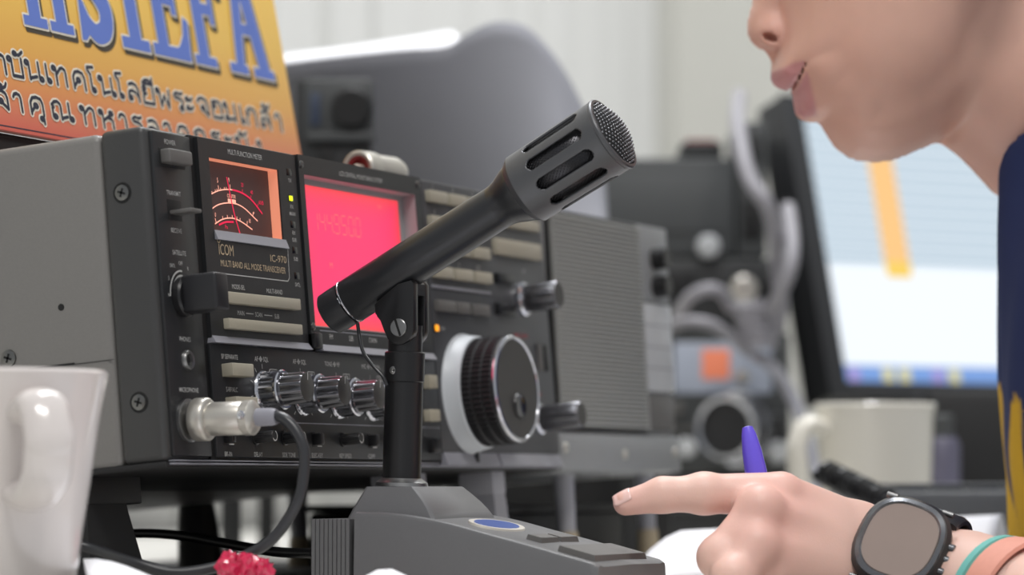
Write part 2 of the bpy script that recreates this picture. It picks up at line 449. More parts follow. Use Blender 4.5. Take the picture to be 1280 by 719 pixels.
# satellite rotary with a big bar grip
b = MB(); b.lathe([(9.0e-3, 0), (9.0e-3, 3e-3), (8.2e-3, 4e-3)], mm(20.5, -0.5, 74.5), (0, -1, 0), 36); sk = b.build('rotary_knob', M['black'], rig)
b = MB(); b.box(mm(14.8, -21.0, 66.8), mm(26.6, -3.5, 83.4), 0.0014, 3); b.build('bar_grip', M['rubber'], sk)
b = MB(); b.ribbon([(20.5+8.0*math.cos(a), 74.5+9.4*math.sin(a)) for a in [R(x) for x in range(80, 186, 12)]], 0.5, P(1.0), caps=False)
b.ribbon([(20.5+10.6*math.cos(a), 74.5+11.6*math.sin(a)) for a in [R(x) for x in range(84, 190, 12)]], 0.4, P(1.0), caps=False)
b.build('dial_arc', M['print'], sk)
# headphone jack
b = MB(); b.lathe([(2.6e-3, 0.1e-3), (2.8e-3, 1.6e-3), (4.1e-3, 1.8e-3), (4.5e-3, 1.0e-3), (4.6e-3, 0)], mm(20.9, -0.5, 46.6), (0, -1, 0), 32, close=False)
jk = b.build('headphone_jack', M['steel'], rig)
b = MB(); b.lathe([(2.75e-3, 0.2e-3), (0, 0.2e-3)], mm(20.9, -0.5, 46.6), (0, -1, 0), 24, close=False); b.build('jack_hole', M['groove'], jk)
b = MB(); b.lathe([(9.6e-3, 0), (9.6e-3, 1.5e-3), (8.6e-3, 2.0e-3)], mm(17.5, -0.5, 20.0), (0, -1, 0), 36); b.build('microphone_socket', M['steel'], rig)
b = MB(); f = P(0.62)
b.text('POWER', 2.3, 19.6, 142.2, f, sx=0.72); b.text('TRANSMIT', 2.1, 19.8, 119.6, f, sx=0.72)
b.text('RECEIVE', 2.1, 19.8, 103.0, f, sx=0.72); b.text('SATELLITE', 2.1, 21.0, 93.2, f, sx=0.72)
b.text('SATL', 1.7, 14.2, 87.4, f, sx=0.7); b.text('OFF', 1.7, 21.4, 88.8, f, sx=0.7); b.text('R', 1.7, 27.6, 86.8, f, sx=0.7)
b.text('S', 1.8, 10.2, 81.6, f, sx=0.7); b.text('N', 1.8, 9.4, 74.2, f, sx=0.7)
b.text('PHONES', 2.1, 20.6, 55.0, f, sx=0.72); b.text('MICROPHONE', 2.1, 20.8, 32.6, f, sx=0.72)
b.build('lettering', M['print'], strip)

# --- meter plate
mp = panel('meter_panel', M['panel'], 42.8, 135.6, 57.6, 147.8, 1.6, holes=[(52.2, 118.0, 106.6, 139.6)], depth=5.6)
b = MB()                                               # lit walls of the meter well
q = 4.0
def wellstrip(b, a, c, y0, y1):
    b.bm.faces.new([b.bm.verts.new(mm(*p)) for p in ((a[0], y0, a[1]), (c[0], y0, c[1]), (c[0], y1, c[1]), (a[0], y1, a[1]))])
for a, c in (((52.3, 139.5), (117.9, 139.5)), ((117.9, 139.5), (117.9, 106.7)), ((117.9, 106.7), (52.3, 106.7)), ((52.3, 106.7), (52.3, 139.5))):
    wellstrip(b, a, c, -0.9, q)
b.build('lit_meter_frame', M['salmon'], rig)
b = MB(); b.bm.faces.new([b.bm.verts.new(mm(*p)) for p in ((52.3, q, 106.7), (117.9, q, 106.7), (117.9, q, 139.5), (52.3, q, 139.5))])
mf = b.build('meter_face', M['meter_face'], rig)
# scale: measured on a plane 3 mm back, moved with the face
DU = 1.6
f = lambda u, v: ((u+DU)/1000, (q-0.25)/1000, v/1000)
def arc(pts): return [(p.x, p.y) for p in catmull([(u, v, 0) for u, v in pts], 6)]
A1 = arc([(57.9, 123.5), (67.5, 126.4), (78.2, 127.7), (89.5, 127.0), (98.5, 124.2), (107.5, 118.7)])
A2 = arc([(58.1, 116.8), (66.5, 119.9), (78.0, 121.5), (89.1, 120.4), (102.4, 114.9)])
A3 = arc([(61.5, 110.7), (69.3, 113.4), (78.2, 114.5), (86.8, 113.4), (96.6, 110.5)])
A4 = [(65.2, 110.5), (71.6, 112.2), (79.2, 112.8)]
cut = [i for i, p in enumerate(A1) if p[0] > 79][0]
def ticks(b, A, us, h):
    for u in us:
        i = min(range(len(A)), key=lambda k: abs(A[k][0]-u)); p = Vector(A[i]); t = (Vector(A[min(i+1, len(A)-1)])-Vector(A[max(i-1, 0)])).normalized()
        nn = Vector((-t.y, t.x))
        hh = h if not isinstance(h, dict) else h.get(u, 1.4)
        b.ribbon([p, p+nn*hh], 0.22, f, caps=False)
b = MB()
b.ribbon(A1[:cut+1], 0.28, f, caps=False); b.ribbon(A2, 0.28, f, caps=False); b.ribbon(A3, 0.28, f, caps=False)
ticks(b, A1, (59.5, 61.5, 63.5, 65.5, 70, 72.5, 75), 1.1); ticks(b, A1, (67.5, 77.5), 2.4)
ticks(b, A2, (58.8, 98.0), 2.2); ticks(b, A3, (63, 70, 74, 78, 82, 86, 91), {63: 2.2, 91: 2.2})
b.text('5', 2.3, 66.8, 130.0, f, sx=0.6); b.text('9', 2.3, 77.5, 131.0, f, sx=0.6)
b.text('CENTER', 1.7, 78.8, 123.9, f, sx=0.75); b.poly([(75.2, 121.6), (82.6, 121.6), (82.6, 123.3), (75.2, 123.3)], f)
b.text('+', 2.0, 99.3, 117.5, f, sx=0.6); b.text('0', 2.0, 62.5, 114.0, f, sx=0.6); b.text('10', 2.0, 94.5, 113.5, f, sx=0.6); b.text('-', 2.0, 59.5, 111.5, f, sx=0.6)
b.build('scale_print', M['meter_line'], mf)
b = MB(); b.ribbon(A1[cut:], 0.42, f, caps=False); b.ribbon(arc(A4), 0.45, f, caps=False)
ticks(b, A1, (89, 97, 103), 1.8)
b.text('20', 1.9, 90.0, 130.0, f, sx=0.7); b.text('40', 1.9, 98.6, 127.2, f, sx=0.7); b.text('60dB', 1.9, 107.0, 123.0, f, sx=0.7); b.text('Po', 1.8, 72.0, 109.2, f, sx=0.8)
b.build('red_scale_print', M['meter_red'], mf)
b = MB(); b.tube([((74.5+DU)/1000, (q-0.9)/1000, 0.1331), ((78.7+DU)/1000, (q-0.9)/1000, 0.1178), ((83.4+DU)/1000, (q-0.9)/1000, 0.1072)], 0.00022, 6, 3)
b.build('needle', M['meter_red'], mf)
# sloping sill under the meter
b = MB(); b.loft([[mm(u, y, v) for y, v in ((-1.5, 106.6), (-1.7, 106.6), (-3.2, 102.2), (-1.5, 102.2))] for u in (52.4, 120.4)])
b.build('meter_sill', M['trim'], rig)
# outlined maker's plate
b = MB(); f = P(1.75)
b.ribbon([(53.0, 87.0), (119.0, 87.0), (120.8, 88.6), (121.2, 102)], 0.22, f, caps=False)
b.build('plate_outline', M['print'], mp)
b = MB()
b.text('ICOM', 5.2, 54.6, 95.6, f, 'LEFT', sx=0.62, offset=0.006)
b.ribbon([(55.4+1.25*math.cos(a), 102.2+1.25*math.sin(a)) for a in [k*math.pi/10 for k in range(20)]], 0.28, f, closed=True, caps=False)
b.text('IC-970', 3.4, 119.2, 95.4, f, 'RIGHT', sx=1.0, offset=0.006)
b.text('MULTI BAND ALL MODE TRANSCEIVER', 3.0, 55.6, 90.4, f, 'LEFT', sx=0.685)
b.build('plate_lettering', M['print_gold'], mp)
b = MB()
b.text('MULTI FUNCTION METER', 2.5, 86.2, 142.6, f, sx=0.66)
b.text('MODE-SEL', 2.2, 70.6, 80.6, f, sx=0.70); b.text('MULTI-BAND', 2.2, 105.0, 80.4, f, sx=0.70)
b.text('MAIN', 2.2, 71.2, 68.8, f, sx=0.70); b.text('SCAN', 2.2, 88.0, 68.8, f, sx=0.70); b.text('SUB', 2.2, 105.4, 68.8, f, sx=0.70)
b.ribbon([(76, 69.9), (83, 69.9)], 0.2, f, caps=False); b.ribbon([(93.4, 69.9), (101, 69.9)], 0.2, f, caps=False)
for s_, v in (('TX', 134.4), ('RX', 122.0), ('MAIN', 118.6), ('RX', 109.6), ('SUB', 106.2), ('SUB', 97.2), ('SATL', 85.0)):
    b.text(s_, 1.9, 128.6, v, f, sx=0.72)
b.build('lettering', M['print'], mp)
for v, m_ in ((139.3, 'led_off'), (126.8, 'led_yellow'), (114.4, 'led_off'), (102.2, 'led_off'), (90.1, 'led_off')):
    b = MB(); b.box(mm(126.0, -1.72, v-1.7), mm(131.2, 0, v+1.7), 0.0002); ld = b.build('indicator_window', M['led_off'], rig)
    if m_ != 'led_off':
        b = MB(); b.box(mm(126.6, -2.0, v-1.2), mm(129.8, -1.5, v+1.2), 0.0002); b.build('lit_led', M['led_yellow'], ld)
button(54.6, 125.0, 73.4, 78.6, 4.6, M['key'], 'bar_key'); button(54.6, 125.0, 61.8, 66.6, 4.6, M['key'], 'bar_key')
# bright bevel along the foot of the plate
def wedge(name, u0, u1, v0, v1, o0, o1, slant=1.5, m='trim'):
    b = MB(); b.loft([[mm(u0, 2, v0), mm(u0, -o1, v0), mm(u0+slant, -o0, v1), mm(u0+slant, 2, v1)],
                      [mm(u1, 2, v0), mm(u1, -o1, v0), mm(u1, -o0, v1), mm(u1, 2, v1)]])
    return b.build(name, M[m], rig)
wedge('bevel_strip', 42.0, 135.2, 55.2, 58.8, 1.4, 4.0)

# --- display unit
lp = panel('display_panel', M['panel'], 137.2, 270.0, 57.6, 148.6, 2.4, holes=[(142.2, 263.0, 66.5, 139.4)], depth=8.5)
b = MB(); q2 = 6.0
for a, c in (((142.3, 139.3), (262.9, 139.3)), ((262.9, 139.3), (262.9, 66.6)), ((262.9, 66.6), (142.3, 66.6)), ((142.3, 66.6), (142.3, 139.3))):
    wellstrip(b, a, c, -2.2, q2)
for a, c in (((142.3, 136.6), (262.9, 139.3)), ((257.6, 66.6), (262.9, 136.6)), ((142.3, 66.6), (257.6, 68.6))):
    b.bm.faces.new([b.bm.verts.new(mm(*p)) for p in ((a[0], q2-0.8, a[1]), (c[0], q2-0.8, a[1]), (c[0], q2-0.8, c[1]), (a[0], q2-0.8, c[1]))])
b.build('display_surround', M['lcd_frame'], rig)
m = bpy.data.materials.new('red_backlit_display'); m.use_nodes = True; nt = m.node_tree; bs = nt.nodes['Principled BSDF']
tc = nt.nodes.new('ShaderNodeTexCoord'); sep = nt.nodes.new('ShaderNodeSeparateXYZ'); nt.links.new(tc.outputs['Generated'], sep.inputs[0])
def mth(op, a, c=None):
    n_ = nt.nodes.new('ShaderNodeMath'); n_.operation = op
    for i, x in enumerate((a, c)):
        if x is None: continue
        if isinstance(x, (int, float)): n_.inputs[i].default_value = x
        else: nt.links.new(x, n_.inputs[i])
    return n_.outputs[0]
du = mth('MULTIPLY', mth('ABSOLUTE', mth('SUBTRACT', sep.outputs[0], 0.5)), 2.0)
dv = mth('MULTIPLY', mth('ABSOLUTE', mth('SUBTRACT', sep.outputs[2], 0.5)), 2.0)
edge = mth('MAXIMUM', mth('POWER', du, 7.0), mth('POWER', dv, 5.0))
rp = nt.nodes.new('ShaderNodeValToRGB'); nt.links.new(edge, rp.inputs[0])
rp.color_ramp.elements[0].color = rgb(251, 62, 116); rp.color_ramp.elements[1].color = rgb(255, 84, 62)
nt.links.new(rp.outputs[0], bs.inputs['Emission Color']); bs.inputs['Emission Strength'].default_value = 0.84
bs.inputs['Base Color'].default_value = rgb(120, 20, 40); bs.inputs['Roughness'].default_value = 0.35
b = MB(); b.bm.faces.new([b.bm.verts.new(mm(*p)) for p in ((142.3, q2, 66.6), (262.9, q2, 66.6), (262.9, q2, 139.3), (142.3, q2, 139.3))])
lcd = b.build('red_display', m, rig)
f = lambda u, v: ((u+11.5)/1000, (q2-0.2)/1000, (v+0.6)/1000)
SEG = {'0': 'abcdef', '1': 'bc', '4': 'fgbc', '5': 'afgcd', '9': 'abcdfg'}
b = MB(); u = 152.0
for ch in '144.950.0':
    if ch == '.':
        b.poly([(u-1.3, 114.6), (u-0.3, 114.6), (u-0.3, 115.6), (u-1.3, 115.6)], f); continue
    w, h, v0 = 5.2, 9.2, 114.6
    pt = {'a': ((0, h), (w, h)), 'b': ((w, h), (w, h/2)), 'c': ((w, h/2), (w, 0)), 'd': ((0, 0), (w, 0)), 'e': ((0, 0), (0, h/2)), 'f': ((0, h/2), (0, h)), 'g': ((0, h/2), (w, h/2))}
    for s_ in SEG[ch]:
        (a0, c0), (a1, c1) = pt[s_]; d = Vector((a1-a0, c1-c0)).normalized()*0.5
        b.ribbon([(u+a0+d.x, v0+c0+d.y), (u+a1-d.x, v0+c1-d.y)], 0.34, f, caps=False)
    u += 7.6
b.text('FM', 2.4, 226, 130.2, f, sx=0.9); b.text('M', 3.0, 168, 97, f, sx=0.9)
b.build('display_segments', M['digit'], lcd)
b = MB(); f = P(2.55)
b.text('LCD CENTRAL MONITORING SYSTEM', 2.3, 202.4, 142.0, f, sx=0.70)
for s_, u_ in (('FM', 157.3), ('SSB', 178.2), ('CW/N', 201.5), ('DATA', 228)): b.text(s_, 2.5, u_, 61.2, f, sx=0.72)
b.build('lettering', M['print'], lp)
b = MB(); b.ribbon([(146, 65.0), (262, 65.0)], 0.25, f, caps=False); b.build('fine_line', M['trim'], lp)
for u_, v in ((140.0, 144.0), (139.8, 66.5), (266.6, 145.0)):
    b = MB(); b.lathe([(1.9e-3, 0), (1.8e-3, 0.5e-3), (1.1e-3, 0.8e-3), (0.6e-3, 0.4e-3), (0, 0.4e-3)], mm(u_, -2.4, v), (0, -1, 0), 20); b.build('panel_screw', M['screw_dark'], rig)
b = MB(); b.box(mm(137.2, -4.6, 56.0), mm(144.6, 0, 63.5), 0.0006); b.build('hinge_block', M['black'], rig)
wedge('bevel_strip', 145.4, 270, 55.2, 58.6, 2.3, 4.2)

# --- lower row of controls
lw = panel('lower_panel', M['panel'], 41.0, 272.6, 4.2, 55.0, 1.4, bev=0.6)
f = P(1.52)
b = MB()
b.text('SP SEPARATE', 2.2, 58.0, 48.4, f, sx=0.70); b.text('S-RF/ALC', 2.2, 58.0, 33.6, f, sx=0.70)
KN = [(88.0, 34.4), (125.0, 33.6), (161.5, 32.8), (197.5, 32.4)]
for (u_, v), (l_, r_) in zip(KN, (('AF', 'SQL'), ('AF', 'SQL'), ('TONE', 'RF'), ('MIC', 'RF PWR'))):
    b.text(l_, 2.3, u_-3.4, 48.3, f, 'RIGHT', sx=0.72); b.text(r_, 2.3, u_+1.4, 48.3, f, 'LEFT', sx=0.72)
    cx = u_-1.0
    b.ribbon([(cx+0.9*math.cos(a), 49.4+0.9*math.sin(a)) for a in [k*math.pi/8 for k in range(16)]], 0.16, f, closed=True, caps=False)
    b.ribbon([(cx-1.9, 49.4), (cx+1.9, 49.4)], 0.15, f, caps=False); b.ribbon([(cx, 48.0), (cx, 50.8)], 0.15, f, caps=False)
    for k in range(9):
        a = R(225-k*33.75); b.ribbon([(u_+10.6*math.cos(a), v+10.6*math.sin(a)), (u_+12.8*math.cos(a), v+12.8*math.sin(a))], 0.16, f, caps=False)
    b.ribbon([(u_+7.4, 45.0), (u_+14, 45.0), (u_+14, 42.8), (u_+7.4, 42.8)], 0.14, f, closed=True, caps=False); b.text('MAIN' if u_ < 100 else 'SUB', 1.3, u_+10.7, 43.2, f, sx=0.8)
for s_, u_ in (('BK-IN', 50.4), ('DELAY', 78.2), ('SIDE TONE', 107.6), ('ELEC-KEY', 135.8), ('KEY SPEED', 164.8), ('COMP', 192.6), ('METER', 222)):
    b.text(s_, 2.2, u_, 4.6, f, sx=0.70)
b.build('lettering', M['print'], lw)
b = MB(); b.ribbon([(44, 20.6), (272, 20.6)], 0.22, f, caps=False); b.build('groove_line', M['trim'], lw)
def twin_knob(u_, v, line=False):
    b = MB()
    b.lathe([(9.6e-3, 0), (9.8e-3, 0.8e-3), (9.4e-3, 1.6e-3), (8.9e-3, 2.0e-3), (8.9e-3, 9.2e-3), (9.2e-3, 9.6e-3), (9.2e-3, 10.6e-3), (8.6e-3, 11.2e-3)], mm(u_, -1.2, v), (0, -1, 0), 96, flute=24, fdepth=0.45e-3, frange=(3, 4))
    k = b.build('twin_knob', M['chrome'], rig)
    b = MB()
    b.lathe([(7.6e-3, 11e-3), (7.7e-3, 11.8e-3), (7.5e-3, 12.2e-3), (7.3e-3, 21.5e-3), (6.7e-3, 22.6e-3)], mm(u_, -1.2, v), (0, -1, 0), 96, flute=12, fdepth=0.5e-3, frange=(2, 3))
    b.build('knob_body', M['knob'], k)
    b = MB(); b.lathe([(6.7e-3, 22.58e-3), (6.2e-3, 22.9e-3), (0, 22.9e-3)], mm(u_, -1.2, v), (0, -1, 0), 36, close=False); b.build('knob_cap', M['knob_face'], k)
    b = MB(); b.ribbon([(u_+0.8, v+6.6), (u_+0.2, v+3.2)], 0.28, P(24.25), caps=False); b.build('pointer_line', M['print'], k)
for u_, v in KN: twin_knob(u_, v)
button(50.2, 70.0, 40.2, 46.0, 7.0, M['key'], 'push_button'); button(51.5, 71.5, 25.4, 31.0, 7.0, M['key'], 'push_button')
for u_, kind in ((49.0, 's'), (76.8, 'k'), (104.4, 'k'), (134.0, 's'), (163.4, 'k'), (192.0, 's'), (221, 'k')):
    if kind == 'k':
        b = MB(); b.lathe([(3.4e-3, 0), (3.4e-3, 0.8e-3), (2.8e-3, 1.0e-3), (2.7e-3, 9.5e-3), (2.3e-3, 10e-3)], mm(u_, -1.3, 13.2), (0, -1, 0), 40, flute=12, fdepth=0.3e-3, frange=(2, 3))
        k = b.build('trim_knob', M['black'], rig)
        b = MB(); b.ribbon([(u_+2.2*math.cos(a), 13.2+2.2*math.sin(a)) for a in [R(x) for x in range(-150, 100, 25)]], 0.26, P(11.45), caps=False); b.build('knob_rim', M['print'], k)
    else:
        b = MB(); b.box(mm(u_-2.6, -1.55, 9.6), mm(u_+2.6, 0, 16.6), 0.0003); k = b.build('slide_switch', M['groove'], rig)
        b = MB(); b.box(mm(u_-1.9, -6.0, 10.4), mm(u_+1.9, -1, 15.8), 0.0005); b.build('switch_cap', M['black'], k)
        b = MB(); b.ribbon([(u_+2.6, 10.0), (u_+7.0, 10.0)], 0.25, P(1.6), caps=False); b.build('marker_line', M['print'], k)
button(257.0, 266.0, 40.3, 46.9, 5.5, M['key']); button(254.6, 266.0, 23.6, 29.5, 5.5, M['key']); 
button(258.0, 267.0, 7.5, 15.0, 4.0, M['black'])

# --- key panel and main dial
kp = panel('key_panel', M['panel_grey'], 273.8, 424.0, 8.6, 148.0, 1.2, bev=0.6)
wedge('bevel_strip', 275.2, 340.5, 1.6, 8.4, 1.0, 3.4, 0.6); wedge('bevel_strip', 342.2, 423.4, 1.6, 8.4, 1.0, 3.4, 0.6)
b = MB(); b.box(mm(276, -2.2, 92.6), mm(348, -1, 94.2), 0.0004); b.build('bevel_line', M['trim'], rig)
for r_ in range(4):
    v1 = 143.0-r_*13.05
    for c_ in range(3):
        button(277.4+c_*24.4, 297.8+c_*24.4, v1-5.9, v1, 4.4, M['key'])
button(356.0, 415.0, 130.6, 136.2, 4.4, M['key'], 'wide_key'); button(356.0, 415.0, 114.8, 123.6, 4.4, M['key'], 'wide_key')
for u_ in (277.6, 299.6, 320.2): button(u_, u_+20.5 if u_ != 299.6 else u_+16, 80.6, 86.4, 4.2, M['key_dark'])
button(355.0, 377.0, 99.4, 104.8, 4.0, M['black']); button(353.0, 375.0, 82.2, 88.6, 4.0, M['black'])
b = MB(); b.box(mm(274.6, -2.0, 69.8), mm(279.6, 0, 73.8), 0.0003); k = b.build('indicator_window', M['led_off'], rig)
b = MB(); b.box(mm(275.0, -2.6, 70.2), mm(278.8, -1, 73.4), 0.0004); b.build('lit_led', M['led_amber'], k)
b = MB(); f = P(1.35)
for r_ in range(4):
    for c_ in range(3): b.text(['1', '2', '3', '4', '5', '6', '7', '8', '9', '*', '0', 'ENT'][r_*3+c_], 2.1, 287+c_*24.4, 144.6-r_*13.05, f, sx=0.8)
b.text('VFO', 2.0, 286, 71.0, f, sx=0.7); b.text('M-CH', 2.0, 385, 137.8, f, sx=0.8); b.text('RIT', 2.0, 395, 107.0, f, sx=0.8)
b.build('lettering', M['print'], kp)
b = MB(); b.text('DIAL LOCK', 2.3, 384, 71.4, f, sx=0.9); b.text('RIT', 2.3, 402, 39.6, f, sx=0.9); b.build('red_lettering', M['print_red'], kp)
for u_, lab in ((406.5, 0), (415.0, 1)):
    b = MB(); b.box(mm(u_-3.4, -2.4, 54.0), mm(u_+3.4, 0, 68.6), 0.0006); b.build('rocker_switch', M['black'] if lab else M['key_dark'], rig)
# main dial: pale skirt, three grooved rubber rows, chrome lip, dark face, finger dimple
DU0, DV0 = 309.8, 38.9
b = MB(); b.lathe([(31.4e-3, 0), (31.4e-3, 0.6e-3), (30.4e-3, 2.0e-3), (29.2e-3, 8.5e-3), (28.6e-3, 9.0e-3)], mm(DU0, -1.2, DV0), (0, -1, 0), 96)
dial = b.build('tuning_dial', M['dial_white'], rig)
b = MB()
for k in range(50):
    a = 2*math.pi*k/50; d = Vector((math.cos(a), 0, math.sin(a))); L = 5.5 if k % 5 == 0 else 3.2
    c0 = Vector(mm(DU0, -3.4, DV0))+d*30.32e-3; c1 = Vector(mm(DU0, -3.4-L, DV0))+d*(30.32e-3-0.185e-3*L)
    w = Vector((-math.sin(a), 0, math.cos(a)))*0.30e-3
    b.bm.faces.new([b.bm.verts.new(x) for x in (c0-w, c1-w, c1+w, c0+w)])
b.build('skirt_mark', M['dial_mark'], dial)
for r_ in range(3):
    h0 = 9.0+r_*5.8
    b = MB(); b.lathe([(27.4e-3, h0*1e-3), (28.4e-3, (h0+0.5)*1e-3), (28.4e-3, (h0+4.4)*1e-3), (27.4e-3, (h0+4.9)*1e-3), (26.6e-3, (h0+5.8)*1e-3)], mm(DU0, -1.2, DV0), (0, -1, 0), 320, flute=64, fdepth=1.2e-3, frange=(1, 2))
    b.build('grip_ring', M['rubber'], dial, angle=25)
b = MB(); b.lathe([(27.2e-3, 26.2e-3), (27.8e-3, 26.8e-3), (27.8e-3, 27.6e-3), (27.0e-3, 28.6e-3), (25.8e-3, 28.8e-3), (25.4e-3, 28.2e-3)], mm(DU0, -1.2, DV0), (0, -1, 0), 96, close=False); b.build('chrome_lip', M['chrome'], dial)
b = MB(); b.lathe([(25.6e-3, 28.3e-3), (0, 28.3e-3)], mm(DU0, -1.2, DV0), (0, -1, 0), 72, close=False); b.build('dial_face', M['knob_face'], dial)
b = MB(); b.lathe([(5.4e-3, 29.4e-3), (6.4e-3, 29.6e-3), (6.9e-3, 28.4e-3)], mm(DU0+0.6, -1.2, DV0-9.0), (0, -1, 0), 40, close=False); dm = b.build('finger_dimple', M['black'], dial)
b = MB(); b.lathe([(5.5e-3, 29.3e-3), (4.6e-3, 28.8e-3), (0, 28.45e-3)], mm(DU0+0.6, -1.2, DV0-9.0), (0, -1, 0), 40, close=False); b.build('dimple_bowl', M['knob'], dm)
b = MB(); b.box(mm(311.5, -3.2, 3.2), mm(314.5, -0.5, 10.0), 0.0005); b.build('brake_lever', M['black'], rig)
def big_knob(u_, v, r1, r2, L):
    b = MB(); b.lathe([(r1*1e-3, 0), (r1*1e-3, 2.2e-3), ((r1-1.0)*1e-3, 3.2e-3)], mm(u_, -1.2, v), (0, -1, 0), 48); k = b.build('control_knob', M['chrome'], rig)
    b = MB(); b.lathe([(r2*1e-3, 3.0e-3), (r2*1e-3, (L-1)*1e-3), ((r2-0.8)*1e-3, L*1e-3)], mm(u_, -1.2, v), (0, -1, 0), 72, flute=20, fdepth=0.5e-3); b.build('knob_body', M['knob'], k)
    b = MB(); b.lathe([((r2-0.8)*1e-3, L*1.001e-3), (0, L*1.004e-3)], mm(u_, -1.2, v), (0, -1, 0), 36, close=False); b.build('knob_cap', M['knob_face'], k)
big_knob(389.6, 92.4, 9.4, 7.4, 22)
big_knob(398.0, 27.4, 8.4, 7.0, 26)

# --- feet of the radio: flared front legs, round rear feet
def leg(u0, u1, y0, y1, tip='black_matt', m='black_matt', flare=5.0, inset=1.0):
    y_c = (y0+y1)/2
    b = MB(); b.box(mm(u0, y0, -12.5), mm(u1, y1, 0.0), 0.0008); k = b.build('foot', M[m], rig)
    zl = -(50-DZ*1000*-1)                                # local height of the desk, before tilt
    bot = -(50+8)/math.cos(TILT) + y_c*math.tan(TILT) + 0.6 + 3.2
    b = MB(); b.loft([[mm(x, y, v) for x, y in ((u0-g, y0-g*0.6), (u1+h, y0-g*0.6), (u1+h, y1+g*0.6), (u0-g, y1+g*0.6))] for v, g, h in ((-12.4, -1.0, -inset), (-16, 0, -inset), (bot, flare, flare-inset*0.7))])
    b.build('foot_leg', M[tip], k)
    return k
leg(2, 50, 44, 72, inset=13)
leg(344, 360, 4, 24, 'foot_grey', 'foot_grey', 1.5); leg(272, 293, 18, 40, 'foot_grey', 'foot_grey', 1.0)
for u_, y in ((400, 215), (40, 370), (385, 370)):
    bot = -(50+8)/math.cos(TILT) + y*math.tan(TILT) + (3.2 if y < 330 else 0.9)
    b = MB(); b.lathe([(0.013, 0), (0.0115, 0.002-bot/1000*0.6), (0.010, -bot/1000)], mm(u_, y, bot), (0, 0, 1), 28); b.build('rear_foot', M['black_matt'], rig)

# ------------------------------------------------------------------ shared placing helpers
def on_x(px, py, x):
    r = at(px, py, 1.0) - CAM_POS
    return CAM_POS + r*((x-CAM_POS.x)/r.x)
def on_z(px, py, z):
    r = at(px, py, 1.0) - CAM_POS
    return CAM_POS + r*((z-CAM_POS.z)/r.z)
FACE_ROT = YAW - math.pi/2                              # local x to the right of the view, local y away

# ------------------------------------------------------------------ external speaker beside the radio
ST = R(3.4)
spk = thing('external_speaker', 'grey external speaker with ribbed grille standing at the right end of the radio', 'speaker', (0, 0.003, 0.05), (-ST, 0, 0))
b = MB(); b.box(mm(429, 1.5, -1.5), mm(613, 200, 147.5), 0.004, 3); b.build('cabinet', M['spk'], spk)
b = MB(); b.box(mm(431.5, -0.6, 22.5), mm(566, 3, 146), 0.001); b.build('grille_recess', M['groove'], spk)
b = MB()
for k in range(46):
    v = 24.6+k*2.6
    b.box(mm(433.5, -2.6, v), mm(564.5, 0.5, v+1.75), 0.0003, 1)
b.box(mm(433.5, -2.2, 23.6), mm(435.0, 0.5, 145)); b.box(mm(563.0, -2.2, 23.6), mm(564.5, 0.5, 145))
b.build('ribbed_grille', M['grille'], spk)
b = MB(); b.box(mm(567, -1.4, 100.5), mm(611, 3, 146), 0.001); b.build('control_strip', M['spk'], spk)
b = MB(); b.box(mm(566.5, -1.6, 47), mm(611, 3, 99.5), 0.001); lb = b.build('label_plate', M['spk_label'], spk)
b = MB()
for v in (60.5, 73.0, 86.0): b.box(mm(567, -1.75, v), mm(610.5, -1.4, v+0.9))
b.build('plate_line', M['trim'], lb)
for u_, v in ((588, 126.5), (588, 109.5)):
    b = MB(); b.lathe([(6.6e-3, 0), (6.4e-3, 8e-3), (5.6e-3, 9e-3)], mm(u_, -1.4, v), (0, -1, 0), 48, flute=16, fdepth=0.4e-3); b.build('filter_knob', M['black'], spk)
b = MB(); b.box(mm(568, -0.6, 24), mm(610, 3, 45), 0.001); b.build('jack_plate', M['key_dark'], spk)
b = MB(); b.box(mm(429.5, -2.8, -0.5), mm(611, 3, 20.5), 0.0016); b.build('lower_plate', M['spk'], spk)
for u_, v in ((434.5, 12.2), (520.5, 9.0), (600.0, 11.0)):
    b = MB(); b.lathe([(3.0e-3, 0), (2.8e-3, 1.0e-3), (1.5e-3, 1.5e-3), (0, 1.6e-3)], mm(u_, -2.8, v), (0, -1, 0), 24); b.build('plate_screw', M['silver'], spk)
for u_, y in ((474, 16), (596, 16), (474, 186), (596, 186)):
    bot = -(58)/math.cos(ST) + y*math.tan(ST) + 0.5
    b = MB(); b.lathe([(0.0052, bot/1000*0.6), (0.0058, -0.0005)], mm(u_, y, 0), (0, 0, 1), 28); k = b.build('foot', M['foot_grey'], spk)
    b = MB(); b.lathe([(0.0066, bot/1000), (0.0074, bot/1000+0.002), (0.0060, bot/1000*0.6)], mm(u_, y, 0), (0, 0, 1), 28); b.build('rubber_tip', M['foot_tip'], k)

# ------------------------------------------------------------------ desk microphone
MX = 0.108
mic = thing('desk_microphone', 'black desk microphone on a wedge shaped base in front of the red display', 'microphone', (0, 0, DZ))
def L(p): return Vector((p.x, p.y, p.z-DZ))           # world point in the microphone's frame
NX, FX_ = 0.068, 0.148
prof = [L(on_x(px, py, NX)) for px, py in ((443, 640), (489, 641.5), (547, 650.5), (602, 665), (657, 680), (711, 695.5), (741, 704))]
rearp = L(on_x(388, 717, NX)); ribl = L(on_x(394, 649, NX)); ribr = L(on_x(437, 649, NX))
def section(y, zt, inset=0.0):
    n, f_ = NX+inset, FX_-inset
    return [(n-0.0008, y, 0.0015), (n, y, zt-0.0022), (n+0.0008, y, zt-0.0006), (n+0.0026, y, zt), (n+0.006, y, zt-0.0006), (MX, y, zt-0.0002),
            (f_-0.006, y, zt-0.0006), (f_-0.0026, y, zt), (f_-0.0008, y, zt-0.0006), (f_, y, zt-0.0022), (f_+0.0008, y, 0.0015)]
pp = catmull(prof, 6)
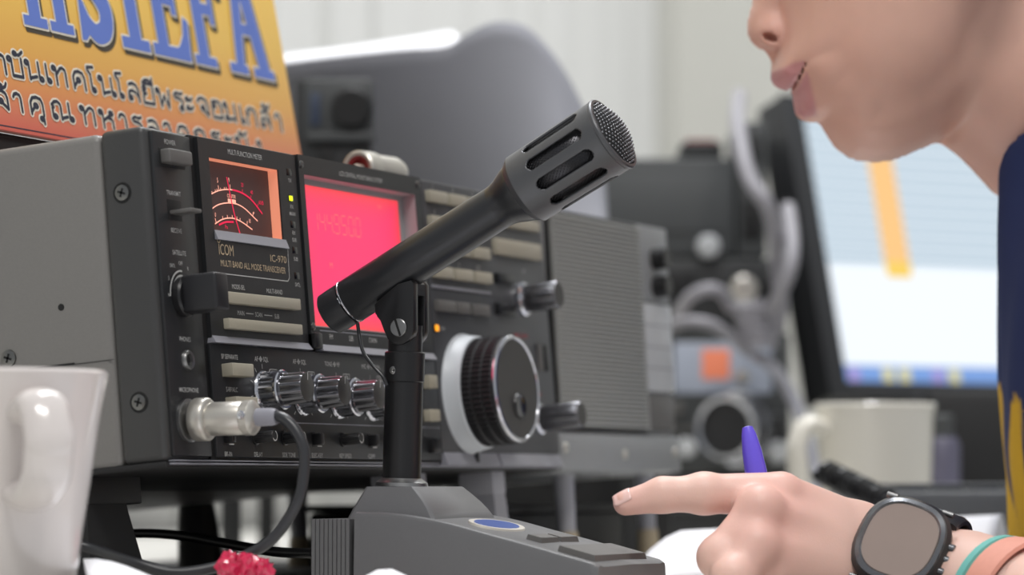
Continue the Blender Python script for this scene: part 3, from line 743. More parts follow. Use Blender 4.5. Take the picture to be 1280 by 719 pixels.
b = MB(); b.loft([section(p.y, p.z, 0.0) for p in pp] + [section(pp[-1].y-0.0022, pp[-1].z-0.0012, 0.0010)])
base = b.build('base', M['mic_base'], mic)
b = MB(); yb0, yb1 = ribr.y+0.0002, rearp.y            # ribbed rear block
n_ = 9; pts_top = []
outline = []
for k in range(n_):
    ya = yb0+(yb1-yb0)*k/n_; yb = yb0+(yb1-yb0)*(k+1)/n_
    outline += [(ya, NX), (ya+(yb-ya)*0.72, NX), (ya+(yb-ya)*0.80, NX+0.0007), (ya+(yb-ya)*0.96, NX+0.0007)]
outline += [(yb1, NX+0.0012), (yb1, FX_-0.0012)] + [(y, FX_-(x-NX)) for y, x in reversed(outline)]
b.prism(outline, lambda y, x: (x, y, 0.0015), lambda y, x: (x, y, ribl.z), 0.0)
b.build('ribbed_block', M['mic_base'], mic)
# pedestal
q0 = L(on_x(424, 648, NX+0.005)); q1 = L(on_x(546, 649, NX+0.005)); t0 = L(on_x(456, 608.5, NX+0.014)); t1 = L(on_x(518, 608.5, NX+0.014))
rings = []
for k in range(7):
    s_ = k/6; bow = 0.0022*math.sin(math.pi*s_)
    x0 = NX+0.005+(0.009)*s_-bow*0.3; x1 = FX_-(x0-NX)
    y0 = q0.y+(t0.y-q0.y)*s_; y1 = q1.y+(t1.y-q1.y)*s_-bow*1.2; z = (q0.z-0.006)+(t0.z-q0.z+0.006)*s_
    c_ = 0.0016
    rings.append([(x0, y0-c_, z), (x0, y1+c_, z), (x0+c_, y1, z), (x1-c_, y1, z), (x1, y1+c_, z), (x1, y0-c_, z), (x1-c_, y0, z), (x0+c_, y0, z)])
b = MB(); b.loft(rings); b.build('pedestal', M['mic_base'], mic)
pb = L(on_x(502, 605, MX)); pt = L(on_x(506.5, 440, MX)); pm = L(on_x(505.2, 478, MX))
ax = (pt-pb).normalized()
b = MB(); b.lathe([(0.0122, -0.001), (0.0118, 0.0006), (0.0100, 0.0018), (0.0092, 0.0026)], pb, ax, 48); b.build('base_ring', M['steel'], mic)
b = MB(); b.cyl(pb, pm, 0.0088, 0.0087, 48); b.build('post', M['black'], mic)
b = MB(); b.lathe([(0.0088, 0), (0.0092, 0.0004), (0.0092, (pt-pm).length-0.0006), (0.0086, (pt-pm).length)], pm, ax, 48); col_ = b.build('post_collar', M['black'], mic)
b = MB(); ps = L(on_x(491.5, 463, MX-0.0088)); b.lathe([(1.9e-3, 0), (1.8e-3, 1.0e-3), (0.8e-3, 1.3e-3), (0, 0.8e-3)], ps+Vector((0.0006, 0, 0)), (-1, -0.2, 0), 20); b.build('collar_screw', M['screw_dark'], col_)
# tongue and clamp bracket
b = MB(); b.cyl(pt-ax*0.001, pt+ax*0.012, 0.0078, 0.0078, 40); b.build('post_tongue', M['black'], mic)
def cr(x, y): return (380+x/4.794, 330+y/4.794)
bn, bf = MX-0.0084, MX+0.0084
poly = [(425, 300), (444, 310), (458, 340), (480, 400), (498, 448), (520, 474), (552, 487), (590, 484), (622, 462), (646, 430), (655, 395), (655, 118), (640, 96), (560, 120), (480, 190), (420, 240)]
pl = [L(on_x(*cr(*p), bn)) for p in poly]
b = MB()
b.prism([(p.y, p.z) for p in pl], lambda y, z: (bn, y, z), lambda y, z: (bn+0.0052, y, z), 0.0006)
b.prism([(p.y, p.z) for p in pl], lambda y, z: (bf-0.0052, y, z), lambda y, z: (bf, y, z), 0.0006)
pu = [p for p in pl]                                   # bridge between the two cheeks, above the slot
ybr = [p.y for p in pl]; 
up = [L(on_x(*cr(*p), bn)) for p in ((655, 118), (640, 96), (560, 120), (480, 190), (430, 260), (500, 250), (600, 190), (655, 185))]
b.prism([(p.y, p.z) for p in up], lambda y, z: (bn+0.0045, y, z), lambda y, z: (bf-0.0045, y, z), 0.0)
br = b.build('clamp_bracket', M['black'], mic)
sc = L(on_x(*cr(568, 382), bn))
b = MB(); b.lathe([(4.1e-3, -0.2e-3), (4.1e-3, 0.7e-3), (3.7e-3, 1.1e-3), (0, 1.2e-3)], sc, (-1, 0, 0), 36); ks = b.build('clamp_screw', M['steel'], mic)
b = MB(); d = Vector((0, 0.35, 1)).normalized()*4.0e-3; w = Vector((0, 1, -0.35)).normalized()*0.55e-3; o_ = sc+Vector((-1.28e-3, 0, 0))
b.bm.faces.new([b.bm.verts.new(x) for x in (o_-d-w, o_+d-w, o_+d+w, o_-d+w)]); b.build('screw_slot', M['groove'], ks)
# body, sleeve, head
T = L(on_x(413, 393, MX)); H = L(on_x(774, 162, MX)); MA = (H-T).normalized(); ML = (H-T).length; pxl = ML/424.7
b = MB(); b.lathe([(0.0086, 0), (0.0100, 0.0012), (0.0102, 0.006), (0.0102, 30*pxl)], T-MA*0.001, MA, 64); b.build('tail_cap', M['mic'], mic)
b = MB(); b.lathe([(0.01025, 0), (0.0106, 0.0003), (0.0106, 0.0008), (0.01025, 0.0011)], T+MA*29*pxl, MA, 64); b.build('bright_ring', M['chrome'], mic)
b = MB(); b.lathe([(0.0100, 0), (0.0104, 0.0006), (0.0104, 120*pxl), (0.0103, 160*pxl), (0.0101, 222*pxl)], T+MA*30*pxl-MA*0.0, MA, 64)
b.build('body', M['mic'], mic)
b = MB(); b.lathe([(0.0101, 0), (0.0104, 7*pxl), (0.0112, 14*pxl), (0.0126, 22*pxl), (0.0139, 31*pxl), (0.0145, 37*pxl), (0.0145, 39*pxl)], T+MA*250*pxl, MA, 64, close=False); b.build('flared_neck', M['mic'], mic)
s0 = 292*pxl; s1 = 412*pxl
nseg, nh = 336, 84
b = MB(); q = Vector((0, 0, 1)).rotation_difference(MA); rr = lambda h: 0.0166+0.0008*(h/(s1-s0))
# slot phase: one slot centre turned to face the camera
tocam = (CAM_POS - (H+Vector((0, 0, DZ)))); tocam = (tocam-MA*tocam.dot(MA)).normalized(); loc = q.inverted() @ tocam; ph0 = math.atan2(loc.y, loc.x)
grid = [[b.bm.verts.new(T+MA*(s0+(s1-s0)*j/nh)+q @ Vector((rr((s1-s0)*j/nh)*math.cos(2*math.pi*i/nseg+ph0), rr((s1-s0)*j/nh)*math.sin(2*math.pi*i/nseg+ph0), 0))) for i in range(nseg)] for j in range(nh+1)]
NS = 10; sw_ = 0.0030; a_len0, a_len1 = 26*pxl, 104*pxl
for j in range(nh):
    for i in range(nseg):
        h = (s1-s0)*(j+0.5)/nh; th = 2*math.pi*(i+0.5)/nseg; per = 2*math.pi/NS
        dth = ((th-0.12+per/2) % per)-per/2; x_ = dth*0.0168
        hc = min(max(h, a_len0+sw_), a_len1-sw_)
        if math.hypot(x_, h-hc) < sw_: continue
        i2 = (i+1) % nseg
        b.bm.faces.new((grid[j][i], grid[j][i2], grid[j+1][i2], grid[j+1][i]))
loose = [v for v in b.bm.verts if not v.link_faces]; bmesh.ops.delete(b.bm, geom=loose, context='VERTS')
hd = b.build('slotted_head', M['mic_head'], mic, angle=60)
md = hd.modifiers.new('thick', 'SOLIDIFY'); md.thickness = 0.0013; md.offset = -1
b = MB(); b.lathe([(0.0140, -4*pxl), (0.0147, -3.6*pxl), (0.0150, -2.8*pxl), (0.0166, 3.5*pxl)], T+MA*(s0-3*pxl), MA, 96, close=False); b.build('head_shoulder', M['mic_head'], mic)
b = MB(); b.lathe([(0.0174, 0), (0.0177, 1.0*pxl), (0.0177, 4*pxl), (0.0172, 5.5*pxl), (0.0160, 6*pxl), (0.0158, 2*pxl)], T+MA*(s1-0.5*pxl), MA, 96, close=False); b.build('front_rim', M['mic_head'], mic)
b = MB()                                               # woven mesh inside the slots
seg, nr = 110, 44
for j in range(nr):
    h = s0+0.002+(s1-s0-0.003)*j/(nr-1)
    for i in range(seg):
        if (i+j) % 2: continue
        a = 2*math.pi*i/seg+ph0; p = T+MA*h+q @ Vector((0.0146*math.cos(a), 0.0146*math.sin(a), 0)); n_ = q @ Vector((math.cos(a), math.sin(a), 0)); t_ = n_.cross(MA)
        e1 = (t_+MA).normalized()*0.00062; e2 = (t_-MA).normalized()*0.00030
        v_ = [b.bm.verts.new(p+e) for e in (-e1, e2, e1, -e2)]; tip = b.bm.verts.new(p+n_*0.00045)
        for k in range(4): b.bm.faces.new((v_[k], v_[(k+1) % 4], tip))
b.lathe([(0.0145, 0), (0.0145, s1-s0-0.002)], T+MA*(s0+0.001), MA, 48)
b.build('inner_mesh', M['mesh_wire_dark'], mic, angle=180)
dome = lambda r: 6*pxl*0 + 0.0060*(1-(r/0.0163)**2)
b = MB(); b.lathe([(0.0163, 0)]+[(r, dome(r)) for r in (0.0145, 0.012, 0.009, 0.006, 0.003)]+[(0, dome(0))], T+MA*(s1+3*pxl), MA, 64, close=False)
cap_ = b.build('grille_cap', M['black_matt'], mic)
b = MB(); sp = 0.00172; k_ = 0
for j in range(-14, 15):
    for i in range(-13, 14):
        x_ = (i+0.5*(j % 2))*sp*1.08; y_ = j*sp*0.86; r_ = math.hypot(x_, y_)
        if r_ > 0.0160: continue
        c_ = T+MA*(s1+3*pxl+dome(r_)+0.0001)+q @ Vector((x_*math.cos(ph0)-y_*math.sin(ph0), x_*math.sin(ph0)+y_*math.cos(ph0), 0))
        bmesh.ops.create_icosphere(b.bm, subdivisions=2, radius=0.00058, matrix=Matrix.Translation(c_))
b.build('woven_wire', M['mesh_wire'], cap_, angle=180)
ts = L(on_x(*cr(198, 228), MX-0.0098))
b = MB(); b.lathe([(1.9e-3, 0), (1.8e-3, 0.9e-3), (0.9e-3, 1.1e-3), (0.5e-3, 0.6e-3), (0, 0.6e-3)], ts+Vector((0.001, 0, 0)), Vector((-1, 0, 0.1)), 24); b.build('body_screw', M['chrome'], mic)
# sleeve of the clamp round the lower half of the body
b = MB(); b.tube([L(on_x(447, 404, MX)), L(on_x(449, 418, MX)), L(on_x(454, 440, MX-0.004)), L(on_x(465, 456, MX-0.008)), L(on_x(478, 470, MX-0.0086)), L(on_x(484, 482, MX-0.008))], 0.00085, 10); b.build('capsule_wire', M['cable'], mic)
# badge and keys on the sloping top
def top_pt(x, y):                                      # point on the sloping top
    for a, c in zip(pp, pp[1:]):
        if c.y <= y <= a.y: return Vector((x, y, a.z+(c.z-a.z)*(y-a.y)/(c.y-a.y)-0.0003))
    return Vector((x, y, pp[-1].z))
yb = q1.y-0.014
def oval(rx, ry, dz, yc): return [top_pt(MX-0.002+rx*math.cos(a), yc+ry*math.sin(a))+Vector((0, 0, dz)) for a in [2*math.pi*k/40 for k in range(40)]]
b = MB(); b.loft([oval(0.021, 0.0105, -0.0005, yb), oval(0.0205, 0.0102, 0.0008, yb)]); bd = b.build('badge', M['badge_ring'], mic)
b = MB(); b.loft([oval(0.0175, 0.0080, 0.0007, yb), oval(0.0172, 0.0078, 0.0010, yb)]); b.build('badge_face', M['blue_badge'], bd)
def slab(x0, x1, y0, y1, h, name, m):
    b = MB(); g = 0.0008
    lo = [top_pt(x, y)-Vector((0, 0, 0.001)) for x, y in ((x0, y0), (x1, y0), (x1, y1), (x0, y1))]
    hi = [top_pt(x, y)+Vector((0, 0, h)) for x, y in ((x0+g, y0+g), (x1-g, y0+g), (x1-g, y1-g), (x0+g, y1-g))]
    b.loft([lo, hi]); return b.build(name, M[m], mic)
yk = q1.y-0.036
slab(0.088, 0.108, yk-0.008, yk, 0.0022, 'small_key', 'key_dark'); slab(0.110, 0.130, yk-0.008, yk, 0.0022, 'small_key', 'key_dark')
slab(0.078, 0.138, prof[-1].y+0.003, prof[-1].y+0.021, 0.0024, 'talk_bar', 'key_dark')

# ------------------------------------------------------------------ microphone lead with its metal plug
ld = thing('microphone_lead', 'dark microphone lead with a satin metal plug screwed into the left end of the radio', 'cable', (0, 0, 0))
Rm = Matrix.Translation((0, 0, 0.05)) @ Matrix.Rotation(-TILT, 4, 'X')
pa = Rm @ Vector(mm(17.5, -4.6, 20.0)); pe = on_x(346, 521, pa.x+0.001); pd = (pe-pa).normalized(); PS = (pe-pa).length/47.5e-3
b = MB(); b.lathe([(r_, h_*PS) for r_, h_ in [(8.6e-3, 0), (9.5e-3, 0.8e-3), (9.5e-3, 7.4e-3), (8.8e-3, 8.4e-3), (7.4e-3, 9.2e-3)]], pa, pd, 160, flute=80, fdepth=0.25e-3, frange=(1, 2)); plug = b.build('coupling_ring', M['silver'], ld, angle=50)
b = MB(); b.lathe([(r_, h_*PS) for r_, h_ in [(7.2e-3, 8.6e-3), (7.4e-3, 9.4e-3), (7.4e-3, 27.5e-3), (7.0e-3, 28.2e-3), (6.9e-3, 30.0e-3)]], pa, pd, 64); b.build('plug_barrel', M['silver'], ld)
b = MB(); b.lathe([(r_, h_*PS) for r_, h_ in [(7.2e-3, 28.9e-3), (7.7e-3, 29.6e-3), (7.7e-3, 33.6e-3), (7.0e-3, 34.6e-3), (5.0e-3, 36.0e-3), (4.0e-3, 36.4e-3)]], pa, pd, 64); b.build('end_nut', M['silver'], ld)
b = MB(); b.lathe([(2.0e-3, 0), (1.9e-3, 0.9e-3), (0.9e-3, 1.2e-3), (0, 0.7e-3)], pa+pd*31.6e-3*PS+Vector((-7.2e-3, 0, 1e-3)), (-1, 0, 0.15), 20); b.build('grub_screw', M['chrome'], ld)
b = MB(); b.lathe([(r_, h_*PS) for r_, h_ in [(4.0e-3, 35.5e-3), (3.9e-3, 44.5e-3), (3.3e-3, 47.5e-3)]], pa, pd, 40); b.build('strain_relief', M['trim'], ld)
tail = pa+pd*46.5e-3*PS; tx = tail.x
pts = [tail-pd*0.003, tail+pd*0.002] + [on_x(px, py, x) for px, py, x in ((362, 529, tx), (374, 546, tx), (380, 564, tx), (380, 588, tx), (374, 622, tx-0.002), (358, 652, tx-0.004), (335, 678, tx-0.008))]
pts += [on_x(300, 698, tx-0.014), on_x(262, 711, tx-0.022), on_x(215, 716, tx-0.03)+Vector((0, 0, 0.0)), on_x(165, 703, tx-0.035), on_x(120, 688, tx-0.03), on_x(80, 678, tx-0.034), on_x(40, 676, tx-0.034)]
pts = [Vector((p.x, p.y, max(p.z, DZ+0.0026))) for p in pts]
b = MB(); b.tube(pts, 0.00245, 14, 10); b.build('lead', M['cable'], ld)
b = MB()
pts = [at(80, 676, 1.60), at(140, 669, 1.59), at(185, 667, 1.58), at(235, 671, 1.57), at(290, 681, 1.55), at(345, 690, 1.53), at(392, 692, 1.515)]
b.tube(pts, 0.0022, 12, 8, radii=(0.0022, 0.0024)); o = b.build('base_cable', M['cable_black'])
tag(o, 'thick black cable running from behind the white mug into the back of the microphone base', 'cable')

# ------------------------------------------------------------------ flat black unit on the radio and the club sign standing on it
fb = thing('flat_tuner_unit', 'low flat black unit lying on top of the radio under the yellow sign', 'radio unit', (0, 0, 0.05), (-TILT, 0, 0))
b = MB(); b.box(mm(-40, 112, 150.4), mm(350, 330, 167.0), 0.0015); b.build('unit_case', M['black_matt'], fb)
for u_, y in ((20, 130), (330, 130), (20, 310), (330, 310)):
    b = MB(); b.lathe([(0.006, 0), (0.0065, 0.0010)], mm(u_, y, 149.5), (0, 0, 1), 20); b.build('foot', M['rubber'], fb)
b = MB(); b.box(mm(-36, 111.4, 152), mm(346, 112.5, 165), 0.0004); b.build('unit_front', M['black'], fb)

SB = Vector((0, 0.120, 0.20627)); STAU = R(11.4)
sign = thing('club_sign', 'yellow and orange sign board with blue call sign letters above two Thai lines', 'sign', SB, (-STAU, 0, 0))
m = bpy.data.materials.new('sign_print_ground'); m.use_nodes = True; nt = m.node_tree; bs = nt.nodes['Principled BSDF']; bs.inputs['Roughness'].default_value = 0.45
tc = nt.nodes.new('ShaderNodeTexCoord'); sep = nt.nodes.new('ShaderNodeSeparateXYZ'); nt.links.new(tc.outputs['Object'], sep.inputs[0])
mr = nt.nodes.new('ShaderNodeMapRange'); mr.inputs[1].default_value = 0.0; mr.inputs[2].default_value = 0.14; nt.links.new(sep.outputs[2], mr.inputs[0])
rp = nt.nodes.new('ShaderNodeValToRGB'); nt.links.new(mr.outputs[0], rp.inputs[0])
e = rp.color_ramp.elements; e[0].position = 0.0; e[0].color = rgb(240, 118, 104); e[1].position = 1.0; e[1].color = rgb(250, 206, 88)
for p_, c_ in ((0.08, (246, 146, 112)), (0.17, (250, 168, 104)), (0.30, (250, 190, 98)), (0.52, (250, 204, 98))):
    x_ = e.new(p_); x_.color = rgb(*c_)
nt.links.new(rp.outputs[0], bs.inputs['Base Color'])
b = MB(); b.box(mm(2, 0, 0), mm(353.5, 2.2, 172), 0.0004); board = b.build('board', m, sign)
b = MB(); b.box(mm(1.6, 0.5, -0.5), mm(353.9, 2.6, 172.4), 0.0004); b.build('board_edge', M['sign_edge'], sign)
b = MB(); b.box(mm(2, -0.16, 1.8), mm(353, -0.05, 2.4)); b.build('border_line', M['letter_navy'], board)
# blue slab-serif call sign: white outline over a dark offset shadow
def stroke_letter(ch, s0, s1, b0, b1):
    """filled pieces of one slab letter as polygons"""
    w = s1-s0; h = b1-b0; st = 10.2; sf = 5.0; P_ = []
    X = lambda x: s0+x; Y = lambda y: b0+y
    box = lambda x0, y0, x1, y1: P_.append([(X(x0), Y(y0)), (X(x1), Y(y0)), (X(x1), Y(y1)), (X(x0), Y(y1))])
    if ch == 'H':
        for c in (w*0.235, w*0.765):
            box(c-st/2, 0, c+st/2, h); box(c-w*0.235, 0, c+w*0.235, sf); box(c-w*0.235, h-sf, c+w*0.235, h)
        box(w*0.235, h*0.45, w*0.765, h*0.45+sf+1)
    elif ch == '1':
        box(w/2-st/2-0.5, 0, w/2+st/2+0.5, h); box(0, 0, w, sf+1); P_.append([(X(w*0.05), Y(h*0.72)), (X(w/2), Y(h*0.86)), (X(w/2), Y(h)), (X(w*0.3), Y(h*0.9))])
    elif ch in 'EF':
        c = w*0.27; box(c-st/2, 0, c+st/2, h); box(0, h-sf, w*0.95, h); P_.append([(X(w*0.78), Y(h-sf)), (X(w*0.95), Y(h-sf)), (X(w), Y(h-sf-11)), (X(w*0.90), Y(h-sf-11))])
        box(c, h*0.50, w*0.70, h*0.50+sf+1); P_.append([(X(w*0.62), Y(h*0.5-4.5)), (X(w*0.74), Y(h*0.5-5)), (X(w*0.74), Y(h*0.5+13)), (X(w*0.62), Y(h*0.5+12))])
        if ch == 'E':
            box(0, 0, w*0.97, sf+1.2); P_.append([(X(w*0.60), Y(sf)), (X(w*0.97), Y(sf)), (X(w*1.02), Y(sf+17)), (X(w*0.90), Y(sf+19)), (X(w*0.84), Y(sf+9)), (X(w*0.72), Y(sf+3))])
        else: box(0, 0, w*0.62, sf)
    elif ch == 'A':
        apx = w*0.48
        P_.append([(X(w*0.14), Y(0)), (X(w*0.14+8.5), Y(0)), (X(apx+2), Y(h)), (X(apx-8), Y(h))])
        P_.append([(X(w*0.70), Y(0)), (X(w*0.70+11.5), Y(0)), (X(apx+9), Y(h)), (X(apx-4), Y(h))])
        box(0, 0, w*0.40, sf); box(w*0.54, 0, w, sf); box(w*0.26, h*0.40, w*0.72, h*0.40+sf+1)
    elif ch == 'S':
        c = [(w*0.80, h*0.76), (w*0.66, h*0.90), (w*0.40, h*0.92), (w*0.22, h*0.78), (w*0.30, h*0.60), (w*0.60, h*0.46), (w*0.80, h*0.30), (w*0.74, h*0.13), (w*0.48, h*0.065), (w*0.26, h*0.14), (w*0.14, h*0.26)]
        c = [(p.x, p.y) for p in catmull([(x, y, 0) for x, y in c], 6)]
        for i, (p, q_) in enumerate(zip(c, c[1:])):
            d = Vector((q_[0]-p[0], q_[1]-p[1])).normalized(); t_ = i/(len(c)-1); hw = 2.6+3.6*math.sin(math.pi*t_)**0.8; n = Vector((-d.y, d.x))*hw; d *= 0.7
            P_.append([(X(p[0]-n.x-d.x), Y(p[1]-n.y-d.y)), (X(q_[0]-n.x+d.x), Y(q_[1]-n.y+d.y)), (X(q_[0]+n.x+d.x), Y(q_[1]+n.y+d.y)), (X(p[0]+n.x-d.x), Y(p[1]+n.y-d.y))])
        P_.append([(X(w*0.03), Y(-1.0)), (X(w*0.14), Y(-1.0)), (X(w*0.40), Y(h*0.11)), (X(w*0.16), Y(h*0.36)), (X(w*0.08), Y(h*0.36))])
        P_.append([(X(w*0.97), Y(h)), (X(w*0.86), Y(h)), (X(w*0.60), Y(h*0.9)), (X(w*0.84), Y(h*0.64)), (X(w*0.92), Y(h*0.64))])
    return P_
letters = [('H', 86, 131, 55.2, 113), ('S', 137, 171, 55.2, 113), ('1', 177, 204, 55.4, 113), ('E', 208, 247, 55.6, 113), ('F', 250.5, 287, 55.8, 113), ('A', 288, 336.5, 56, 113)]
fs_ = lambda dz: (lambda s, h: (s/1000, -dz/1000, h/1000))
def grow(p, g):
    c = Vector((sum(x for x, y in p)/len(p), sum(y for x, y in p)/len(p)))
    return p
sh, wh, bl = MB(), MB(), MB()
for q__ in (sh, wh, bl): q__.lift = 1.3e-6
for ch, s0_, s1_, b0_, b1_ in letters:
    for p in stroke_letter(ch, s0_, s1_, b0_, b1_):
        bl.poly(p, fs_(0.62))
        wh.poly(p, fs_(0.46)); wh.ribbon(p, 1.05, fs_(0.46), closed=True)
        p2 = [(x+2.2, y-2.2) for x, y in p]
        sh.poly(p2, fs_(0.22)); sh.ribbon(p2, 1.15, fs_(0.22), closed=True)
sh.build('letter_shadow', M['letter_dark'], board, smooth=False); wh.build('letter_outline', M['letter_white'], board, smooth=False); bl.build('call_sign', M['letter_blue'], board, smooth=False)
# Thai lettering drawn as looped strokes; unit box, baseline 0, top 1
def lp_(cx, cy, r=0.105): return [(cx+r*math.cos(2*math.pi*k/12), cy+r*math.sin(2*math.pi*k/12)) for k in range(13)]
G = {
 'ส': [[(.72, 0), (.72, .6), (.62, .9), (.42, 1), (.18, .9)], lp_(.2, .13), [(.1, .2), (.14, .48), (.34, .56), (.54, .48), (.72, .2)], [(.6, .86), (.82, 1.12)]],
 'ถ': [lp_(.22, .1), [(.11, .1), (.11, .55), (.22, .64), (.1, .76), (.26, .96), (.5, 1), (.7, .85), (.72, 0)]],
 'า': [[(.04, .78), (.1, .93), (.24, 1), (.38, .92), (.42, .72), (.42, 0)]],
 'บ': [lp_(.09, .89), [(.2, .92), (.2, 0), (.74, 0), (.74, 1)]],
 'น': [lp_(.09, .89), [(.2, .92), (.2, 0)], [(.2, .06), (.58, .2)], lp_(.82, .1), [(.72, .1), (.72, 1)]],
 'เ': [[(.12, 1), (.12, .12)], lp_(.22, .11)],
 'ท': [lp_(.09, .89), [(.2, .92), (.2, 0)], [(.2, .55), (.44, .92), (.58, 1), (.72, .88), (.74, .7), (.74, 0)]],
 'ค': [[(.1, 0), (.1, .66), (.22, .92), (.44, 1), (.66, .92), (.74, .66), (.74, 0)], lp_(.38, .5), [(.3, .42), (.1, .1)]],
 'โ': [[(.16, .12), (.16, 1.0), (.02, 1.2), (.02, 1.36), (.36, 1.42)], lp_(.26, .11)],
 'ล': [[(.72, 0), (.72, .6), (.62, .9), (.42, 1), (.18, .9)], lp_(.2, .13), [(.1, .2), (.14, .48), (.34, .56), (.54, .48), (.72, .2)]],
 'ย': [lp_(.2, .88), [(.1, .84), (.1, .66), (.3, .56)], [(.3, .56), (.12, .46), (.1, .3), (.1, 0), (.72, 0), (.72, 1)]],
 'พ': [lp_(.09, .89), [(.2, .92), (.25, 0), (.48, .66), (.72, 0), (.8, 1)]],
 'ร': [[(.6, 1.02), (.44, .94), (.24, 1), (.08, .86), (.14, .72), (.44, .66), (.56, .52), (.56, .12)], lp_(.46, .11)],
 'ะ': [lp_(.1, .74, .085), [(.18, .7), (.3, .68), (.44, .86)], lp_(.1, .22, .085), [(.18, .18), (.3, .16), (.44, .34)]],
 'จ': [[(.06, .76), (.2, .96), (.44, 1), (.64, .88), (.7, .62), (.7, 0), (.42, .3)], lp_(.36, .4)],
 'อ': [lp_(.2, .7), [(.1, .66), (.1, 0), (.68, 0), (.68, .72), (.58, .94), (.36, 1), (.1, .92)]],
 'ม': [lp_(.09, .89), [(.2, .92), (.2, .12)], lp_(.12, .1), [(.2, .04), (.72, .16)], [(.72, 1), (.72, 0)]],
 'ก': [[(.1, 0), (.1, .56), (.22, .64), (.08, .76), (.24, .95), (.46, 1), (.66, .88), (.7, .66), (.7, 0)]],
 'ณ': [lp_(.22, .1), [(.11, .1), (.11, .56), (.2, .64), (.1, .76), (.24, .95), (.42, 1), (.56, .86), (.58, .6), (.58, 0)], [(.58, .06), (.9, .2)], lp_(1.12, .1), [(1.02, .1), (1.02, 1)]],
 'ห': [lp_(.09, .89), [(.2, .92), (.2, 0)], [(.2, .4), (.44, .62), (.66, .84)], lp_(.68, .9), [(.46, .62), (.68, .56), (.74, .42), (.74, 0)]],
 'ด': [[(.12, 0), (.1, .6), (.22, .92), (.44, 1), (.66, .92), (.74, .66), (.74, 0)], lp_(.38, .36), [(.3, .28), (.12, .02)]],
 'ง': [[(.02, .46), (.1, .42), (.26, .02), (.42, .06), (.52, .3), (.52, .84)], lp_(.42, .88)],
 'ั': [lp_(-.38, 1.24, .09), [(-.3, 1.2), (-.16, 1.18), (.04, 1.4)]],
 'ี': [[(-.66, 1.16), (-.52, 1.34), (-.3, 1.38), (-.08, 1.26), (-.06, 1.14), (-.66, 1.16)], [(-.06, 1.14), (-.06, 1.5)]],
 '้': [lp_(-.4, 1.34, .07), [(-.34, 1.38), (-.24, 1.3), (-.36, 1.18), (-.2, 1.16), (-.06, 1.28), (0, 1.46)]],
 'ุ': [lp_(-.2, -.2, .09), [(-.1, -.18), (-.1, -.46)]],
}
line1 = [('ส', 20), ('ถ', 38), ('า', 56), ('บ', 65.5), ('ั', 78.5), ('น', 80.5), ('เ', 97), ('ท', 104.5), ('ค', 121.5), ('โ', 137), ('น', 147), ('โ', 163.5), ('ล', 173), ('ย', 187.5), ('ี', 200.5), ('พ', 202.5), ('ร', 219.5), ('ะ', 232), ('จ', 243.5), ('อ', 258.5), ('ม', 272.5), ('เ', 288.5), ('ก', 296), ('ล', 311), ('้', 324), ('า', 328.5)]
line2 = [('เ', 40), ('จ', 48), ('้', 60.5), ('า', 64.5), ('ค', 78), ('ุ', 91.5), ('ณ', 97), ('ท', 124.5), ('ห', 142), ('า', 160), ('ร', 172.5), ('ล', 186.5), ('า', 203.5), ('ด', 216.5), ('ก', 234.5), ('ร', 252.5), ('ะ', 267.5), ('บ', 279.5), ('ั', 292), ('ง', 298)]
tw, td = MB(), MB(); tw.lift = td.lift = 1.3e-6
for line, base_, hgt, sx in ((line1, 28.0, 9.0, 16.0), (line2, 10.6, 8.6, 16.5)):
    for ch, s_ in line:
        for st in G[ch]:
            p = [(s_+x*sx, base_+y*hgt) for x, y in st]
            tw.ribbon(p, 1.80, fs_(0.25), seg=12); td.ribbon(p, 0.84, fs_(0.42), seg=12)
tw.build('lettering_outline', M['letter_white'], board, smooth=False); td.build('thai_lettering', M['letter_navy'], board, smooth=False)

# ------------------------------------------------------------------ shelf behind the radio with papers and a black unit
def ground(px, d, z=DZ):
    p = at(px, 600, d); return Vector((p.x, p.y, z))
def wpx(n, d): return n*d/FPX                          # width of n pixels at depth d

SH = ground(545, 2.30)
shelf = thing('raised_shelf', 'low dark shelf behind the radio carrying the curled papers and a black unit', 'shelf', SH, (0, 0, FACE_ROT))
b = MB(); b.box((-0.140, -0.16, 0.196), (0.140, 0.17, 0.210), 0.002); b.build('shelf_board', M['rig_black'], shelf)
for x, y in ((-0.130, 0.16), (0.130, 0.16), (-0.130, -0.15), (0.130, -0.15)):
    b = MB(); b.box((x-0.006, y-0.006, 0.0), (x+0.006, y+0.006, 0.197), 0.001); b.build('leg', M['rig_black'], shelf)

DV = ground(430, 2.16)
dev = thing('handheld_dock', 'blurred black unit with a round dial and two slots right of the sign', 'radio unit', (DV.x, DV.y, DZ+0.210), (0, 0, FACE_ROT))
k = 2.14/FPX; zb = 0.04285-(DZ+0.210)
def lx(px): return (px-430)*k
def lz(py): return (604-py)*k+zb
b = MB(); b.box((lx(366), 0.0, 0), (lx(462), 0.030, lz(90)), 0.003); b.build('unit_case', M['rig_black'], dev)
b = MB(); b.box((lx(379), -0.003, lz(166)), (lx(466), 0.004, lz(93)), 0.0015); b.build('faceplate', M['rig_dark'], dev)
b = MB(); b.lathe([(0.0136, 0), (0.0136, 0.006), (0.0115, 0.008)], (lx(439), -0.003, lz(130)), (0, -1, 0), 40); b.build('round_dial', M['groove'], dev)
b = MB(); b.box((lx(386), -0.0045, lz(152)), (lx(399), -0.002, lz(110)), 0.0005); b.build('blue_slot', mat('dull_blue_strip', rgb(52, 62, 82), 0.5, noise=0.05), dev)
b = MB(); b.box((lx(382), -0.006, lz(172)), (lx(468), 0.003, lz(160)), 0.001); b.build('ledge', M['rig_dark'], dev)
